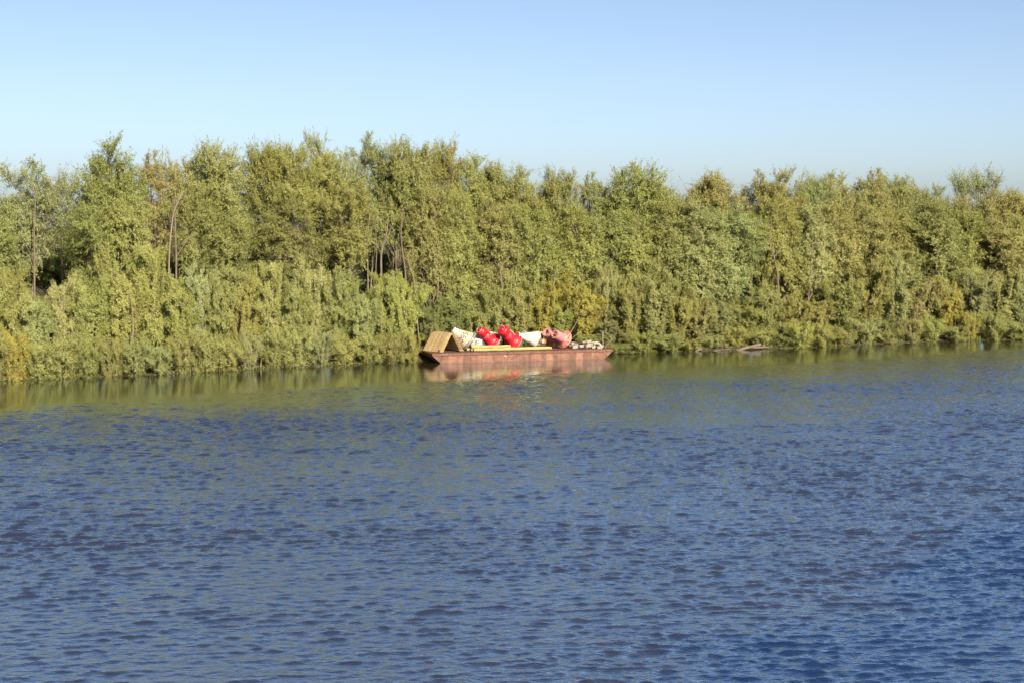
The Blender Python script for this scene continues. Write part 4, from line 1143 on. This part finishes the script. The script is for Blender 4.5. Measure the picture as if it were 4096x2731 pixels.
for k, l_ in enumerate(('innermost wooden panel of the right-leaning stack', 'second wooden panel of the right-leaning stack', 'third wooden panel of the right-leaning stack', 'outermost wooden panel of the right-leaning stack')): panel(1, k, l_ + ' on the barge')

# ------------------------------------------------------------------ logs on deck
def log(s0, s1, t, z, r, label):
    m_ = MB(); n_ = 14
    pts = [bpt(s0 + (s1 - s0) * i / n_, t + .012 * math.sin(i * 1.3), z + .006 * math.sin(i * 2.1)) for i in range(n_ + 1)]
    o = pts[0].copy()
    rs = [r * (1 + .03 * math.sin(i * 1.7)) for i in range(n_ + 1)]
    pts = [pts[0] - (pts[1] - pts[0]).normalized() * .02] + pts + [pts[-1] + (pts[-1] - pts[-2]).normalized() * .02]
    rs = [r * .86] + rs + [r * .86]
    ob = m_.tube([p - o for p in pts], rs, 18).build('peeled_log', M['log'])
    ob.location = o
    a = ob.data.attributes.new('tint', 'FLOAT', 'FACE'); a.data.foreach_set('value', [random.random()] * len(ob.data.polygons))
    return tag(ob, label, 'log', 'peeled logs on the barge')
lr = .105
log(3.15, 8.75, .86, DZ + lr, lr, 'pale peeled log lying longest and frontmost along the barge deck')
log(3.02, 8.62, .86 + 2 * lr, DZ + lr, lr, 'long pale peeled log just behind the frontmost one')
log(3.02, 5.78, .86 + lr, DZ + lr + lr * 1.74, lr, 'shorter pale peeled log resting on top of the two long ones')
log(2.78, 5.2, .86 + 4.2 * lr, DZ + lr, lr, 'peeled log of which only the round end shows behind the log pile')

# ------------------------------------------------------------------ concrete sinkers and scrap at the right end
def block(s, t, z, size, rot, label, cat='concrete block', mat='concrete', name='concrete_block', tilt=0):
    o = MB().box((0, 0, size[2] / 2), size, bev=.022, jit=.010).build(name, M[mat])
    o.matrix_world = BM @ Matrix.Translation((s, t, DZ + z)) @ Matrix.Rotation(rot, 4, 'Z') @ Matrix.Rotation(tilt, 4, 'Y')
    return tag(o, label, cat, 'concrete blocks on the barge')
block(10.62, 1.35, 0, (.46, .38, .21), .15, 'pale concrete block on the deck by the big pink flange', )
block(10.75, 1.95, 0, (.60, .4, .22), -.1, 'concrete block lying behind the one by the big pink flange')
block(10.78, 1.92, .222, (.60, .34, .17), .25, 'concrete slab laid on top of the block pile by the pink flange', tilt=.08)
block(11.0, 1.05, 0, (.24, .22, .20), .1, 'small pale block behind the black chain')
block(11.22, 1.62, 0, (.34, .26, .22), -.1, 'small pale block inside the rusty frame, left of its middle post')
block(11.55, 1.55, 0, (.28, .26, .22), .12, 'small pale block inside the rusty frame, right of its middle post')
block(12.2, .60, 0, (.40, .26, .18), .05, 'bright squared block at the front right of the scrap')
block(11.85, 2.05, .0, (.70, .35, .30), -.15, 'broad block carrying the tilted beam')
block(11.80, 2.0, .302, (.66, .26, .16), -.2, 'long pale beam tilted up on the broad block', 'concrete beam', name='concrete_beam', tilt=-.14)
# L-shaped bracket with an oval hole
o = MB()
o.tube([(.17 * math.cos(a) * .55, 0, .26 + .19 * math.sin(a)) for a in np.linspace(0, 2 * math.pi, 20, endpoint=False)], .05, 8, closed=True)
o.box((.12, 0, .08), (.46, .16, .16), bev=.02)
ob = o.build('concrete_bracket', M['concrete']); ob.matrix_world = BM @ Matrix.Translation((11.85, .85, DZ)) @ Matrix.Rotation(.1, 4, 'Z')
tag(ob, 'pale L-shaped concrete bracket with an oval eye, right of the rusty frame', 'concrete bracket', 'concrete blocks on the barge')
# curved pipe elbow
ob = MB().tube([(-.42, 0, .34), (-.28, 0, .38), (-.12, 0, .33), (.02, 0, .22), (.12, 0, .11), (.26, 0, .085), (.42, 0, .085)], [.10, .105, .105, .10, .095, .09, .085], 14).build('pipe_elbow', M['concrete'])
ob.matrix_world = BM @ Matrix.Translation((12.42, 1.05, DZ)) @ Matrix.Rotation(.06, 4, 'Z')
tag(ob, 'pale curved pipe elbow at the right end of the scrap', 'pipe')
# rusty frame: rails and posts
fr_ = empty('scrap_frame', label='low rusty steel frame with two thin upright posts among the blocks', cat='steel frame', mat=BM @ Matrix.Translation((11.25, 1.25, DZ)))
for nm, c, sz in (('rail', (0, 0, .02), (1.05, .05, .04)), ('rail', (.0, .5, .34), (1.0, .05, .05)), ('post', (-.30, .02, .25), (.05, .05, .50)), ('post', (.22, .02, .25), (.05, .05, .50)), ('post', (-.47, .5, .16), (.05, .05, .31)), ('post', (.47, .5, .16), (.05, .05, .31))):
    MB().box(c, sz, bev=.005).build(nm, M['brownrust'], fr_)
# black chain in a heap
m_ = MB()
pz = [(.0, .0), (.12, .03), (.25, -.01), (.38, .05), (.5, .02), (.44, .14), (.3, .15), (.16, .13), (.05, .12)]
for i, (x, y) in enumerate(pz + [(a + .05, b + .05) for a, b in pz]):
    m_.torus(Matrix.Translation((x, y, .03 + .045 * (i >= len(pz)) + .01 * (i % 2))) @ Matrix.Rotation(i * .9, 4, 'Z') @ Matrix.Rotation(.5 * (i % 2), 4, 'X'), .062, .02, 14, 6, .65)
ob = m_.build('chain', M['dark']); ob.matrix_world = BM @ Matrix.Translation((10.72, .80, DZ))
tag(ob, 'heap of black iron chain between the blocks on the barge', 'chain')
# brown heap of rope behind the flange
m_ = MB()
for k in range(5):
    m_.torus(Matrix.Translation((.02 * (k % 2), .015 * k, .035 + .06 * k)), .26 - .02 * k, .035, 28, 8)
ob = m_.build('rope_coil', M['rustpipe']); ob.matrix_world = BM @ Matrix.Translation((10.5, 2.8, DZ))
tag(ob, 'coil of tan rope behind the big pink flange', 'rope')
